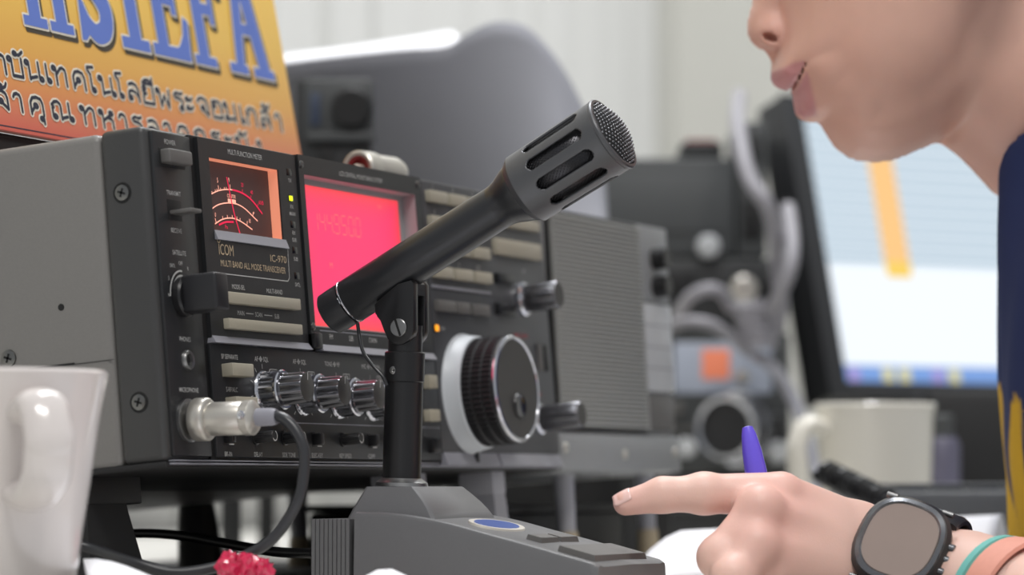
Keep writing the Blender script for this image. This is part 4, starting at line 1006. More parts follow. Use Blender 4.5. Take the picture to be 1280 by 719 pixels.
for x0, x1 in ((395, 414), (444, 463)):
    b = MB(); b.box((lx(x0), -0.0016, lz(212)), (lx(x1), 0.002, lz(176)), 0.0005); b.build('dark_slot', M['groove'], dev)

# curled sheaf of paper: a near face rising to a rolled ridge, the sheets running back from it
PP = ground(560, 2.24)
pap = thing('curled_sheaf', 'large curled sheaf above the radio, near face grey for shade, white pages along its top', 'folder', (PP.x, PP.y, DZ+0.2112), (0, 0, FACE_ROT))
k2 = 2.24/FPX
def qx(px): return (px-560)*k2
def qz(py): return (604-py)*k2+zb
top = catmull([(qx(340), 0, qz(84)), (qx(420), 0, qz(74)), (qx(500), 0, qz(66)), (qx(556), 0, qz(62)), (qx(580), 0, qz(48)), (qx(605), 0, qz(35)), (qx(632), 0, qz(31)), (qx(660), 0, qz(40)), (qx(690), 0, qz(72)), (qx(716), 0, qz(115)), (qx(738), 0, qz(165)), (qx(752), 0, qz(212)), (qx(758), 0, 0.004)], 6)
rows = []
for p in top:
    h = p.z; n_ = 14; row = []
    for j in range(n_+1):
        t = j/n_; z = h*t
        w_ = min(1, max(0, (p.x-qx(350))/(qx(700)-qx(350)))); oh = 0.20*(1-w_)-0.06*w_
        row.append((p.x, -0.02+oh*(1-t**0.9), z))
    # roll over the ridge and run back, rising a little towards the far edge
    for j in range(1, 11):
        t = j/10
        g_ = max(0.0, min(1.0, (qx(606)-p.x)/qx(606-20+560-560)/1.0)) if False else max(0.0, min(1.0, (qx(600)-p.x)/(qx(600)-qx(560))))
        back = np.interp(p.x, [qx(340), qx(355), qx(420), qx(500), qx(560), qx(590), qx(605)], [75, 73, 65, 53, 43, 35, 33])
        rise = (qz(back)-h)*g_+0.045*0.150*g_
        row.append((p.x+0.002*t, -0.02+0.045*t, h+rise*t-0.012*(1-g_)*t*t*min(1, h/0.05)))
    rows.append(row)
b = MB(); b.loft([r_[:15] for r_ in rows], cap=False, closed=False); o = b.build('shaded_face', M['folder'], pap, angle=75)
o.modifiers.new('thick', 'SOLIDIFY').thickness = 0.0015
b = MB(); b.loft([[(x_, y_+0.0016, z_+0.0004) for x_, y_, z_ in r_[14:]] for r_ in rows], cap=False, closed=False); o = b.build('white_page', M['paper'], pap, angle=75)
o.modifiers.new('thick', 'SOLIDIFY').thickness = 0.0008
b = MB(); b.box((qx(690), -0.045, 0.001), (qx(768), -0.024, 0.010), 0.001); b.box((qx(700), -0.046, 0.0102), (qx(756), -0.026, 0.018), 0.001); b.build('loose_sheets', M['paper'], pap)

# plug lying on top of the radio
cn = thing('coaxial_plug', 'silver coaxial plug with a dark red core lying on top of the radio', 'plug', (0, 0, 0.05), (-TILT, 0, 0))
c0 = Vector(mm(277, 36, 149.3+9.6)); cx = Vector((1, -0.10, 0)).normalized()
b = MB(); b.lathe([(7.0e-3, 0.4e-3), (8.6e-3, 0), (9.6e-3, 0.8e-3), (9.6e-3, 12e-3), (9.2e-3, 12.6e-3), (8.6e-3, 13e-3), (8.6e-3, 34e-3), (7.5e-3, 38e-3), (5e-3, 41e-3)], c0, cx, 80, close=False); b.build('plug_shell', M['silver'], cn)
b = MB(); b.lathe([(7.05e-3, 0.6e-3), (5.2e-3, 1.4e-3), (5.0e-3, 4e-3), (2.2e-3, 4e-3)], c0, cx, 40, close=False); b.build('red_core', M['red_insert'], cn)
b = MB(); b.lathe([(2.3e-3, 4.2e-3), (2.3e-3, -1e-3), (1.4e-3, -1.6e-3), (0, -1.6e-3)], c0, cx, 24, close=False); b.build('centre_pin', M['ivory'], cn)

# ------------------------------------------------------------------ second station in the blurred background
D2 = 2.62; k3 = D2/FPX
def stack(name, label, cat, px0, px1, py0, z0, depth, m, dd=0.0):
    """a box unit whose front faces the view; returns (root, lx, lz)"""
    pxc = (px0+px1)/2; g = ground(pxc, D2+dd); kk = (D2+dd)/FPX
    o = thing(name, label, cat, (g.x, g.y, z0), (0, 0, FACE_ROT))
    X = lambda px: (px-pxc)*kk
    Z = lambda py: (604-py)*kk+0.04285-z0
    b = MB(); b.box((X(px0), 0, 0), (X(px1), depth, Z(py0)), 0.003); b.build('unit_case', M[m], o)
    return o, X, Z
low, X, Z = stack('power_supply', 'black box under the blurred far radio with the pale display', 'power supply', 826, 985, 592, DZ, 0.16, 'rig_black')
z1 = (604-592)*k3+0.04285
b = MB(); b.box((X(832), -0.004, Z(640)), (X(980), 0.001, Z(596)), 0.001); b.build('unit_front', M['rig_dark'], low)
rg, X, Z = stack('station_receiver', 'blurred far radio with a pale and orange display and a silver ringed dial', 'radio', 832, 988, 416, z1+0.0003, 0.15, 'rig_dark')
b = MB(); b.box((X(843), -0.002, Z(492)), (X(965), 0.001, Z(428)), 0.001); fr = b.build('display_window', M['pale_lcd'], rg)
b = MB(); b.box((X(878), -0.0035, Z(474)), (X(912), -0.001, Z(437)), 0.0006); b.build('orange_display', M['orange_lcd'], fr)
b = MB(); b.lathe([(0.030, 0), (0.030, 0.003), (0.027, 0.004)], (X(922), -0.0005, Z(536)), Vector((-0.55, -1, 0)), 56); dl = b.build('tuning_dial', M['chrome'], rg)
b = MB(); b.lathe([(0.026, 0.003), (0.026, 0.019), (0.025, 0.020)], (X(922), -0.0005, Z(536)), Vector((-0.55, -1, 0)), 56); b.build('dial_grip', M['rubber'], dl)
b = MB(); b.lathe([(0.024, 0.0195), (0.0265, 0.0205), (0.0255, 0.023), (0.022, 0.0225)], (X(922), -0.0005, Z(536)), Vector((-0.55, -1, 0)), 56, close=False); b.build('chrome_lip', M['chrome'], dl)
for px, py, r_, m_ in ((928, 472, 0.006, 'silver'), (950, 545, 0.006, 'silver'), (972, 530, 0.009, 'rig_black'), (972, 565, 0.009, 'spk_label'), (858, 560, 0.008, 'spk_label'), (845, 510, 0.006, 'key_dark')):
    b = MB(); b.lathe([(r_, 0), (r_*0.95, 0.010), (r_*0.7, 0.012)], (X(px), -0.0005, Z(py)), (0, -1, 0), 28); b.build('control_knob', M[m_], rg)
for i in range(5):
    b = MB(); b.box((X(846+i*14), -0.004, Z(540)), (X(856+i*14), 0.001, Z(532)), 0.0008); b.build('push_button', M['key_dark'], rg)
z2 = (604-416)*k3+0.04285
up_, X, Z = stack('upper_transceiver', 'blurred dark radio in the far stack with a bright round knob', 'radio', 768, 984, 322, z2+0.0006, 0.14, 'rig_dark')
b = MB(); b.box((X(775), -0.003, Z(412)), (X(978), 0.001, Z(328)), 0.001); b.build('faceplate', M['rig_black'], up_)
for px, py, r_, m_ in ((887, 341, 0.0002, 'silver'), (930, 362, 0.011, 'silver'), (968, 352, 0.008, 'rig_black')):
    b = MB(); b.lathe([(r_, 0), (r_*0.95, 0.012), (r_*0.7, 0.014)], (X(px), -0.003, Z(py)), (0, -1, 0), 28); b.build('control_knob', M[m_], up_)
b = MB(); b.box((X(800), -0.005, Z(372)), (X(870), -0.001, Z(338)), 0.001); b.build('display_window', M['groove'], up_)
z3 = (604-322)*k3+0.04285
tp, X, Z = stack('amplifier_case', 'blurred dark case with a pale knob on top of the far stack', 'amplifier', 752, 920, 196, z3+0.0008, 0.16, 'rig_dark')
b = MB(); b.box((X(758), -0.002, Z(318)), (X(914), 0.001, Z(218)), 0.001); b.build('faceplate', M['rig_dark'], tp)
b = MB(); b.lathe([(0.0095, 0), (0.0088, 0.012), (0.006, 0.014)], (X(886), -0.002, Z(308)), (0, -1, 0), 28); b.build('control_knob', M['spk_label'], tp)
b = MB(); b.box((X(762), -0.003, Z(292)), (X(905), -0.001, Z(288)), 0.0003); b.build('panel_line', M['rig_black'], tp)
z4 = (604-196)*k3+0.04285
tn, X, Z = stack('small_tuner', 'small dark red topped box on the far stack under the grey cables', 'tuner', 852, 905, 176, z4+0.001, 0.09, 'rig_black', 0.02)
b = MB(); b.box((X(858), 0.004, Z(176)), (X(899), 0.08, Z(172)), 0.001); b.build('red_lid', M['red_insert'], tn)
sd_, X, Z = stack('tall_equipment', 'tall blurred dark case between the far stack and the monitor', 'equipment', 922, 960, 150, z3+0.0008, 0.12, 'rig_dark', 0.0)
b = MB(); b.box((X(930), -0.002, Z(300)), (X(954), 0.001, Z(250)), 0.001); b.build('dark_window', M['groove'], sd_)
b = MB(); b.box((X(928), -0.0025, Z(200)), (X(955), 0.001, Z(165)), 0.001); b.build('faceplate', M['rig_black'], sd_)

def cablep(name, pts, r, m, label, group=None):
    b = MB(); b.tube([at(*p) for p in pts], r, 12, 8); o = b.build(name, M[m]); return tag(o, label, 'cable', group)
cablep('ribbon_cable', [(924, 120, 2.62), (922, 150, 2.54), (928, 190, 2.50), (938, 225, 2.48), (958, 255, 2.47), (968, 285, 2.49), (972, 330, 2.52), (975, 390, 2.54), (958, 430, 2.55)], 0.0062, 'cable_grey', 'thick pale grey cable hanging down the front of the far dark cases')
cablep('power_cable', [(985, 260, 2.56), (990, 300, 2.50), (988, 335, 2.48), (972, 372, 2.49), (955, 400, 2.53)], 0.0055, 'cable_grey', 'pale grey cable curling beside the left edge of the monitor')
cablep('patch_cable', [(838, 408, 2.50), (862, 402, 2.48), (890, 406, 2.48), (912, 420, 2.50), (935, 440, 2.54)], 0.0045, 'cable_grey', 'pale grey lead arching just right of the external speaker')
cablep('coax_lead', [(846, 394, 2.56), (862, 372, 2.52), (884, 362, 2.51), (902, 366, 2.52), (915, 385, 2.55)], 0.005, 'cable_grey', 'short grey lead arching above the pale arched lead in the far stack')
cablep('dark_cable', [(940, 440, 2.56), (968, 462, 2.50), (992, 500, 2.48), (1008, 545, 2.46), (1020, 590, 2.44), (1024, 615, 2.42), (1030, 628, 2.40)], 0.0048, 'trim', 'long grey cable running down past the cream mug')
for (p, tp_) in (((887, 309, 2.60), None),): pass
b = MB(); pts = []
c0_, c1_ = at(934, 378, 2.52), at(950, 432, 2.52)
for i in range(97):
    t = i/96; a = 2*math.pi*6*t; pts.append(c0_+(c1_-c0_)*t+RGT*0.011*math.cos(a)+FWD*0.011*math.sin(a)*0.9)
b.tube(pts, 0.0028, 8, 0); tag(b.build('coiled_lead', M['cable_grey']), 'grey coiled lead hanging in front of the far radio', 'cable')
b = MB(); pts = []
c0_, c1_ = at(1030, 590, 2.02), at(1108, 628, 1.90)
c0_.z = max(c0_.z, 0.045); c1_.z = max(c1_.z, 0.030)
for i in range(161):
    t = i/160; a = 2*math.pi*11*t; dr = (c1_-c0_).normalized(); u1 = dr.cross(Vector((0, 0, 1))).normalized(); u2 = dr.cross(u1)
    pts.append(c0_+(c1_-c0_)*t+u1*0.006*math.cos(a)+u2*0.006*math.sin(a))
b.tube(pts, 0.0024, 8, 0); tag(b.build('handset_cable', M['cable_black']), 'black coiled handset cord lying beside the cream mug', 'cable')

# ------------------------------------------------------------------ monitor
TM = R(15); YM = R(30)
mo = at(1034, 498, 2.66)
ex_ = (RGT*math.cos(YM)+Vector((FWD.x, FWD.y, 0)).normalized()*math.sin(YM)); mrot = math.atan2(ex_.y, ex_.x)
mon = thing('computer_monitor', 'black monitor with a bright spreadsheet on its screen behind the person', 'monitor', (mo.x, mo.y, DZ), (0, 0, mrot))
tilt = link('screen_unit', None)
zb_ = mo.z-DZ
RM = Matrix.Translation((0, 0, zb_)) @ Matrix.Rotation(-TM, 4, 'X')
def monbox(b, lo, hi, bev=0.0):
    n0 = len(b.bm.verts); b.box(lo, hi, bev); b.bm.verts.ensure_lookup_table()
    for v in b.bm.verts[n0:]: v.co = RM @ v.co
bpy.data.objects.remove(tilt)
MW, MH = 0.44, 0.262
b = MB(); monbox(b, (0, 0, 0), (MW, 0.035, MH), 0.004); b.build('housing', M['plastic_black'], mon)
b = MB()
for lo, hi in (((0, -0.006, 0), (0.019, 0.002, MH)), ((MW-0.019, -0.006, 0), (MW, 0.002, MH)), ((0.019, -0.006, 0), (MW-0.019, 0.002, 0.0135)), ((0.019, -0.006, MH-0.017), (MW-0.019, 0.002, MH))): monbox(b, lo, hi, 0.0015)
b.build('bezel', M['plastic_black'], mon)
scr_w = mat('white_screen', rgb(40, 40, 40), 0.35, emit=rgb(236, 243, 250), es=1.0)
def scr(name, x0, x1, z0, z1, y, m):
    b = MB(); b.bm.faces.new([b.bm.verts.new(RM @ Vector(p)) for p in ((x0, y, z0), (x1, y, z0), (x1, y, z1), (x0, y, z1))]); return b.build(name, m, scrn if scrn else mon)
scrn = None
scrn = scr('screen', 0.0185, MW-0.0185, 0.0130, MH-0.0165, -0.0008, scr_w)
e_row = mat('pale_blue_row', rgb(40, 40, 40), 0.4, emit=rgb(158, 182, 198), es=0.95)
e_grey = mat('pale_grey_area', rgb(40, 40, 40), 0.4, emit=rgb(214, 226, 236), es=0.95)
e_or = mat('orange_column', rgb(40, 40, 40), 0.4, emit=rgb(246, 196, 128), es=0.95)
e_ye = mat('yellow_cell', rgb(40, 40, 40), 0.4, emit=rgb(244, 206, 92), es=0.95)
e_task = mat('blue_task_bar', rgb(40, 40, 40), 0.4, emit=rgb(120, 160, 224), es=0.9)
e_lil = mat('lilac_icon', rgb(40, 40, 40), 0.4, emit=rgb(168, 150, 214), es=0.9)
e_yi = mat('yellow_icon', rgb(40, 40, 40), 0.4, emit=rgb(222, 214, 150), es=0.9)
x0, x1 = 0.0186, MW-0.0186; zs = 0.115
scr('sheet_area', x0, x1, zs, MH-0.017, -0.0010, e_grey)
for i in range(12): scr('sheet_row', x0+0.004, x1-0.004, zs+0.004+i*0.0108, zs+0.0078+i*0.0108, -0.0012, e_row)
scr('orange_column', 0.080, 0.106, zs-0.010, MH-0.02, -0.0014, e_or)
scr('yellow_cell', 0.080, 0.106, zs-0.0095, zs+0.004, -0.0016, e_ye)
scr('task_bar', x0, x1, 0.0131, 0.0285, -0.0012, e_task)
for i, m_ in enumerate((e_lil, e_task, e_yi, e_yi, e_task, e_lil, e_yi)): scr('task_icon', x0+0.006+i*0.017, x0+0.017+i*0.017, 0.0150, 0.0262, -0.0014, m_)
b = MB(); b.box((MW/2-0.10, 0.03, 0), (MW/2+0.10, 0.20, 0.012), 0.004); b.build('stand_foot', M['plastic_black'], mon)
b = MB(); b.box((MW/2-0.035, 0.055, 0.010), (MW/2+0.035, 0.085, zb_+0.12), 0.006); b.build('stand_neck', M['plastic_black'], mon)

# ------------------------------------------------------------------ mugs, keyboard, boxes
def mug(name, label, c, z0, prof, hc, ha, m, hr=0.0055):
    o = thing(name, label, 'mug', (c.x, c.y, z0))
    inner = [(r-0.0038, h) for r, h in reversed(prof) if h > 0.006]
    b = MB(); b.lathe([(prof[0][0]-0.004, 0.0015), (prof[0][0]-0.003, 0)]+prof+[(prof[-1][0]-0.0012, prof[-1][1]+0.0012), (prof[-1][0]-0.003, prof[-1][1]+0.0008)]+inner+[(0, 0.007)], (0, 0, 0), (0, 0, 1), 96, close=False)
    b.build('mug_body', M[m], o)
    d = Vector((math.cos(ha), math.sin(ha), 0))
    rad = lambda h: next((a[0]+(c_[0]-a[0])*(h-a[1])/(c_[1]-a[1]) for a, c_ in zip(prof, prof[1:]) if a[1] <= h <= c_[1]), prof[-1][0])
    (h0, h1, out) = hc
    pts = [d*(rad(h1)-0.002)+Vector((0, 0, h1)), d*(rad(h1)+out*0.6)+Vector((0, 0, h1+0.003)), d*(rad(h1)+out)+Vector((0, 0, h1-0.010)), d*(rad(h1)+out*0.98)+Vector((0, 0, (h0+h1)/2)), d*(rad(h1)+out*0.84)+Vector((0, 0, h0+0.006)), d*(rad(h0)+out*0.45)+Vector((0, 0, h0-0.001)), d*(rad(h0)-0.002)+Vector((0, 0, h0))]
    p = catmull(pts, 8); t_ = d.cross(Vector((0, 0, 1))); rings = []
    for i, x in enumerate(p):
        tg = (p[min(i+1, len(p)-1)]-p[max(0, i-1)]).normalized(); n_ = tg.cross(t_).normalized()
        rings.append([x+t_*hr*1.25*math.cos(a)+n_*hr*0.75*math.sin(a) for a in [2*math.pi*q_/20 for q_ in range(20)]])
    b = MB(); b.loft(rings); b.build('handle', M[m], o); return o
mc = at(-2, 560, 1.30)
wm = mug('coffee_mug', 'white glazed mug at the left edge with its handle towards the viewer', mc, DZ, [(0.0290, 0.0), (0.0300, 0.003), (0.0330, 0.030), (0.0375, 0.060), (0.0405, 0.080), (0.0432, 0.0940)], (0.047, 0.078, 0.021), math.atan2((-FWD.y*0.89+RGT.y*0.45), (-FWD.x*0.89+RGT.x*0.45)), 'ceramic', 0.0078)
b = MB(); f_ = Vector((-FWD.x, -FWD.y, 0)).normalized(); 
mc2 = at(1094, 560, 2.28)
cm = mug('cream_mug', 'cream mug with its handle to the left, blurred in front of the monitor', mc2, DZ, [(0.033, 0.0), (0.036, 0.004), (0.0385, 0.050), (0.0405, 0.098), (0.0425, 0.1045)], (0.034, 0.088, 0.019), math.atan2(-RGT.y-0.35*FWD.y, -RGT.x-0.35*FWD.x), 'ceramic_cream', 0.0085)

kg = ground(1168, 2.13)
kb = thing('keyboard', 'dark grey keyboard on the desk between the cream mug and the wrist watch', 'keyboard', (kg.x, kg.y, DZ), (0, 0, FACE_ROT+R(8)))
b = MB(); b.box((-0.055, -0.10, 0.028), (0.125, 0.07, 0.046), 0.004); b.build('key_bed', M['keyboard'], kb)
b = MB(); b.box((-0.05, -0.09, 0.0005), (0.12, 0.065, 0.0285), 0.002); b.build('riser_base', M['rig_black'], kb)
for j in range(5):
    for i in range(7):
        b = MB(); b.box((-0.050+i*0.0236, -0.092+j*0.0195, 0.045), (-0.030+i*0.0236, -0.076+j*0.0195, 0.0505), 0.0015); b.build('key', M['keycap'], kb)

# black case under the monitor, right of the cream mug
bx = ground(1222, 2.42)
bc = thing('desk_case', 'black case standing right of the cream mug under the monitor', 'case', (bx.x, bx.y, DZ), (0, 0, FACE_ROT))
b = MB(); b.box((-0.035, 0, 0), (0.08, 0.12, 0.118), 0.003); b.build('case_body', M['groove'], bc)
b = MB(); b.box((-0.033, -0.002, 0.004), (0.078, 0.001, 0.114), 0.001); b.build('case_front', M['black_matt'], bc)
bt = ground(1178, 2.36)
sp_ = thing('spray_can', 'slim grey and blue can beside the cream mug', 'can', (bt.x, bt.y, DZ))
b = MB(); b.lathe([(0.012, 0), (0.013, 0.002), (0.013, 0.078), (0.010, 0.084)], (0, 0, 0), (0, 0, 1), 32); b.build('can_body', mat('grey_violet_can', rgb(96, 94, 112), 0.4, noise=0.3, nscale=40), sp_)
b = MB(); b.lathe([(0.0085, 0.084), (0.0085, 0.098), (0.007, 0.100)], (0, 0, 0), (0, 0, 1), 28); b.build('can_cap', M['rig_dark'], sp_)

# added black box that darkens the gap under the speaker
jb = thing('dark_gap_box', 'added low black box darkening the gap under the external speaker', 'box', (0.50, 0.036, DZ+0.002))
b = MB(); b.box((-0.065, 0, 0), (0.105, 0.125, 0.032), 0.003); b.build('box_body', M['black_matt'], jb)
b = MB(); b.box((-0.067, -0.001, 0.0322), (0.107, 0.126, 0.036), 0.001); b.build('box_lid', M['groove'], jb)

sc_ = ground(700, 2.20)  # added block, hides the bright background below the shelf so it stays dark
stc = thing('dark_gap_block', 'added black block keeping the gap under the raised shelf dark', 'case', (sc_.x, sc_.y, DZ), (0, 0, FACE_ROT))
b = MB(); b.box((-0.075, 0, 0), (0.075, 0.12, 0.085), 0.004); b.build('case_body', M['black_matt'], stc)
b = MB(); b.box((-0.076, -0.001, 0.060), (0.076, 0.121, 0.064), 0.001); b.build('lid_seam', M['groove'], stc)
b = MB(); b.box((-0.012, -0.004, 0.052), (0.012, 0.0, 0.070), 0.001); b.build('latch', M['rig_dark'], stc)

# ------------------------------------------------------------------ papers on the desk
def sheet(name, outline, zfun, label, th=0.0006, cat='paper'):
    """a sheet over the quad outline (four world xy corners), raised by zfun(u, v)"""
    n = 26; rows = []
    a, b_, c, d = [Vector((p.x, p.y)) for p in outline]
    for i in range(n+1):
        u = i/n; row = []
        for j in range(n+1):
            v = j/n; p = (a*(1-u)+b_*u)*(1-v)+(d*(1-u)+c*u)*v
            row.append((p.x, p.y, zfun(u, v)))
        rows.append(row)
    m_ = MB(); m_.loft(rows, cap=False, closed=False); o = m_.build(name, M['paper'], angle=180)
    md = o.modifiers.new('thick', 'SOLIDIFY'); md.thickness = th; md.offset = 1
    return tag(o, label, cat)
q_ = [on_z(60, 760, DZ), on_z(560, 760, DZ), on_z(548, 722, DZ), on_z(96, 716, DZ)]
q_ = [at(118, 700, 1.16), at(600, 700, 1.16), at(560, 700, 1.36), at(104, 700, 1.36)]
def zf(u, v):                                          # ripple of the loose page: two raised waves along its far edge
    bump = 0.0165*math.exp(-((u-0.02)/0.22)**2)+0.0125*math.exp(-((u-0.83)/0.105)**2)+0.002
    return DZ+0.0006+bump*(0.35+0.65*v)
sheet('loose_page', q_, zf, 'rippled white page at the bottom left in front of the microphone base')
q_ = [at(790, 700, 1.60), at(1240, 700, 1.79), at(1262, 700, 1.98), at(800, 700, 1.90)]
sheet('open_notebook', q_, lambda u, v: DZ+0.0008+(0.0225+0.0085*u)*min(1, (u+0.01)*9)**0.6*math.sin(math.pi*(0.02+0.93*v))**0.7, 'open white notebook lying on the desk behind the writing hand', 0.001, 'notebook')
q_ = [at(858, 700, 1.44), at(990, 700, 1.46), at(1010, 700, 1.58), at(862, 700, 1.57)]
sheet('note_sheet', q_, lambda u, v: DZ+0.0006+0.0002*v, 'white sheet under the writing hand')

# crumpled red foil in front of the microphone lead
rc_ = at(305, 712, 1.385)
rf = thing('foil_wrapper', 'crumpled shiny red foil wrapper on the desk in front of the microphone lead', 'wrapper', (rc_.x, rc_.y, DZ+0.0022), (0, 0, FACE_ROT))
random.seed(11)
for i, (x, y, z, s_) in enumerate(((-0.0052, 0.0, 0.0135, 0.0062), (0.0015, 0.001, 0.0128, 0.0066), (0.0072, 0.0, 0.0118, 0.0052), (0.0, 0.002, 0.0055, 0.0068))):
    b = MB(); r_ = bmesh.ops.create_icosphere(b.bm, subdivisions=3, radius=s_)
    for v in b.bm.verts:
        n_ = v.co.normalized(); v.co *= 1+0.20*math.sin(9*n_.x+3*i)*math.sin(8*n_.y+2*i+1)+0.12*math.sin(17*n_.z+5*n_.x+i)+random.uniform(-0.03, 0.03)
        v.co += Vector((x, y, z)); v.co.z = max(v.co.z, 0)
    b.build('foil_fold', M['red_wrap'], rf, angle=22)

# ------------------------------------------------------------------ the person: one continuous body grown from a distance field
def smin(a, b, k):
    h = np.clip(0.5+0.5*(b-a)/k, 0, 1); return b*(1-h)+a*h-k*h*(1-h)
def smax(a, b, k): return -smin(-a, -b, k)
def rcone(Pn, a, b, r1, r2):
    a = np.array(a); b = np.array(b); ba = b-a; pa = Pn-a
    t = np.clip((pa@ba)/(ba@ba), 0, 1); return np.linalg.norm(pa-t[..., None]*ba, axis=-1)-(r1+(r2-r1)*t)
def ellip(Pn, c, axes, r):
    """axes: 3 unit rows; r: radii"""
    q = (Pn-np.array(c))@np.array(axes).T/np.array(r)
    k0 = np.linalg.norm(q, axis=-1); k1 = np.linalg.norm(q/np.array(r), axis=-1)
    return k0*(k0-1)/np.maximum(k1, 1e-9)
def surface_nets(fun, lo, hi, h):
    lo = np.array(lo); n = np.ceil((np.array(hi)-lo)/h).astype(int)+1
    X, Y, Z = [lo[i]+h*np.arange(n[i]) for i in range(3)]
    V = np.empty(n)
    for i in range(0, n[0], 24):
        g = np.stack(np.meshgrid(X[i:i+24], Y, Z, indexing='ij'), -1); V[i:i+24] = fun(g)
    ins = V < 0
    c = lambda a, dx, dy, dz: a[dx:n[0]-1+dx, dy:n[1]-1+dy, dz:n[2]-1+dz]
    cnt = sum(c(ins, *d).astype(int) for d in np.ndindex(2, 2, 2)); act = (cnt > 0) & (cnt < 8)
    acc = np.zeros(act.shape+(3,)); num = np.zeros(act.shape)
    for d0 in np.ndindex(2, 2, 2):
        for ax in range(3):
            if d0[ax]: continue
            d1 = list(d0); d1[ax] = 1
            a = c(V, *d0); b = c(V, *d1); x = (a < 0) != (b < 0)
            t = np.where(x, a/np.where(x, a-b, 1), 0)
            for k in range(3): acc[..., k] += np.where(x, d0[k]+(t if k == ax else 0), 0)
            num += x
    idx = -np.ones(act.shape, int); w = np.argwhere(act); idx[act] = np.arange(len(w))
    co = lo+h*(w+acc[act]/num[act][:, None])
    faces = []
    for ax in range(3):
        o1, o2 = [(1, 2), (2, 0), (0, 1)][ax]
        sl0 = [slice(None)]*3; sl1 = [slice(None)]*3; sl0[ax] = slice(0, -1); sl1[ax] = slice(1, None)
        a = ins[tuple(sl0)]; b = ins[tuple(sl1)]
        for e, flip in ((a & ~b, False), (~a & b, True)):
            q = np.argwhere(e)
            ok = (q[:, o1] > 0) & (q[:, o2] > 0) & (q[:, o1] < n[o1]-1) & (q[:, o2] < n[o2]-1); q = q[ok]
            cs = []
            for s1, s2 in ((0, 0), (1, 0), (1, 1), (0, 1)):
                qq = q.copy(); qq[:, o1] -= s1; qq[:, o2] -= s2; cs.append(idx[qq[:, 0], qq[:, 1], qq[:, 2]])
            f = np.stack(cs if not flip else cs[::-1], 1); faces.append(f[(f >= 0).all(1)])
    return co, np.concatenate(faces)[:, ::-1]
def mesh_from(parts, name, colfun=None):
    vs_, fs, off = [], [], 0
    for co, f in parts: vs_.append(co); fs.append(f+off); off += len(co)
    co = np.concatenate(vs_); f = np.concatenate(fs)
    me = bpy.data.meshes.new(name); me.vertices.add(len(co)); me.vertices.foreach_set('co', co.ravel())
    me.loops.add(f.size); me.loops.foreach_set('vertex_index', f.ravel().astype(np.int32))
    me.polygons.add(len(f)); me.polygons.foreach_set('loop_start', (np.arange(len(f))*4).astype(np.int32))
    me.polygons.foreach_set('use_smooth', np.ones(len(f), bool))
    if colfun is not None:
        at_ = me.attributes.new('Col', 'FLOAT_COLOR', 'POINT'); c = colfun(co); at_.data.foreach_set('color', np.concatenate([c, np.ones((len(c), 1))], 1).ravel())
    me.update(); me.validate(); return me
def vmat(name, rough, sss=0.0, bump=0.0, nscale=900, spec=0.5):
    m = mat(name, (1, 1, 1, 1), rough, bump=bump, nscale=nscale, sss=sss, spec=spec)
    nt = m.node_tree; a = nt.nodes.new('ShaderNodeAttribute'); a.attribute_name = 'Col'
    n = nt.nodes.new('ShaderNodeTexNoise'); n.inputs['Scale'].default_value = 60; n.inputs['Detail'].default_value = 4
    tc = nt.nodes.new('ShaderNodeTexCoord'); nt.links.new(tc.outputs['Object'], n.inputs['Vector'])
    hsv = nt.nodes.new('ShaderNodeHueSaturation'); mr = nt.nodes.new('ShaderNodeMapRange'); mr.inputs[3].default_value = 0.93; mr.inputs[4].default_value = 1.07
    nt.links.new(n.outputs['Fac'], mr.inputs[0]); nt.links.new(mr.outputs[0], hsv.inputs['Value']); nt.links.new(a.outputs['Color'], hsv.inputs['Color'])
    nt.links.new(hsv.outputs['Color'], nt.nodes['Principled BSDF'].inputs['Base Color']); return m

A_ = np.array
fw = Vector((FWD.x, FWD.y, 0)).normalized()
HD = 1.70; HS = HD/FPX                                  # head plane: a to the right of the view, b up, c towards the viewer
HO = A_(at(1100, 100, HD)); EA = A_(RGT); EB = A_(UPV); EC = -A_(FWD)
def hp(px, py, c=0.0): return HO+EA*(px-1100)*HS+EB*(100-py)*HS+EC*c
def loc_h(Pn):
    d = Pn-HO; return d@EA/HS+1100, 100-d@EB/HS, d@EC
def poly_sdf(px, py, poly):
    """signed distance in pixels, negative inside"""
    d = np.full(px.shape, 1e9); s = np.ones(px.shape); n = len(poly)
    for i in range(n):
        ax_, ay = poly[i]; bx, by = poly[i-1]
        ex, ey = bx-ax_, by-ay; wx, wy = px-ax_, py-ay
        t = np.clip((wx*ex+wy*ey)/(ex*ex+ey*ey+1e-12), 0, 1); d = np.minimum(d, (wx-ex*t)**2+(wy-ey*t)**2)
        c1 = py >= ay; c2 = py < by; c3 = ex*wy > ey*wx
        s = np.where((c1 & c2 & c3) | (~c1 & ~c2 & ~c3), -s, s)
    return s*np.sqrt(d)
def smooth_poly(p, n=5):
    q = catmull([(x, y, 0) for x, y in p]+[(p[0][0], p[0][1], 0)], n); return [(v.x, v.y) for v in q[:-1]]
HEAD = smooth_poly([(962, -40), (972, 10), (974, 40), (971, 60), (969, 70), (967, 80), (965, 91), (968, 101), (978, 110), (989, 115), (992, 120), (994, 132), (1001, 144), (1012, 151), (1025, 154), (1030, 162), (1040, 178), (1052, 190), (1068, 199), (1094, 202), (1116, 199), (1142, 189), (1180, 170), (1225, 125), (1262, 60), (1320, 10), (1390, -40), (1436, -140), (1420, -260), (1340, -350), (1220, -392), (1090, -380), (1000, -320), (955, -230), (938, -150), (946, -90)])
NOSE = smooth_poly([(952, -80), (946, -40), (942, 0), (937, 18), (935, 36), (938, 50), (947, 59), (959, 64), (970, 69), (986, 66), (1004, 40), (1000, -30), (985, -80)])
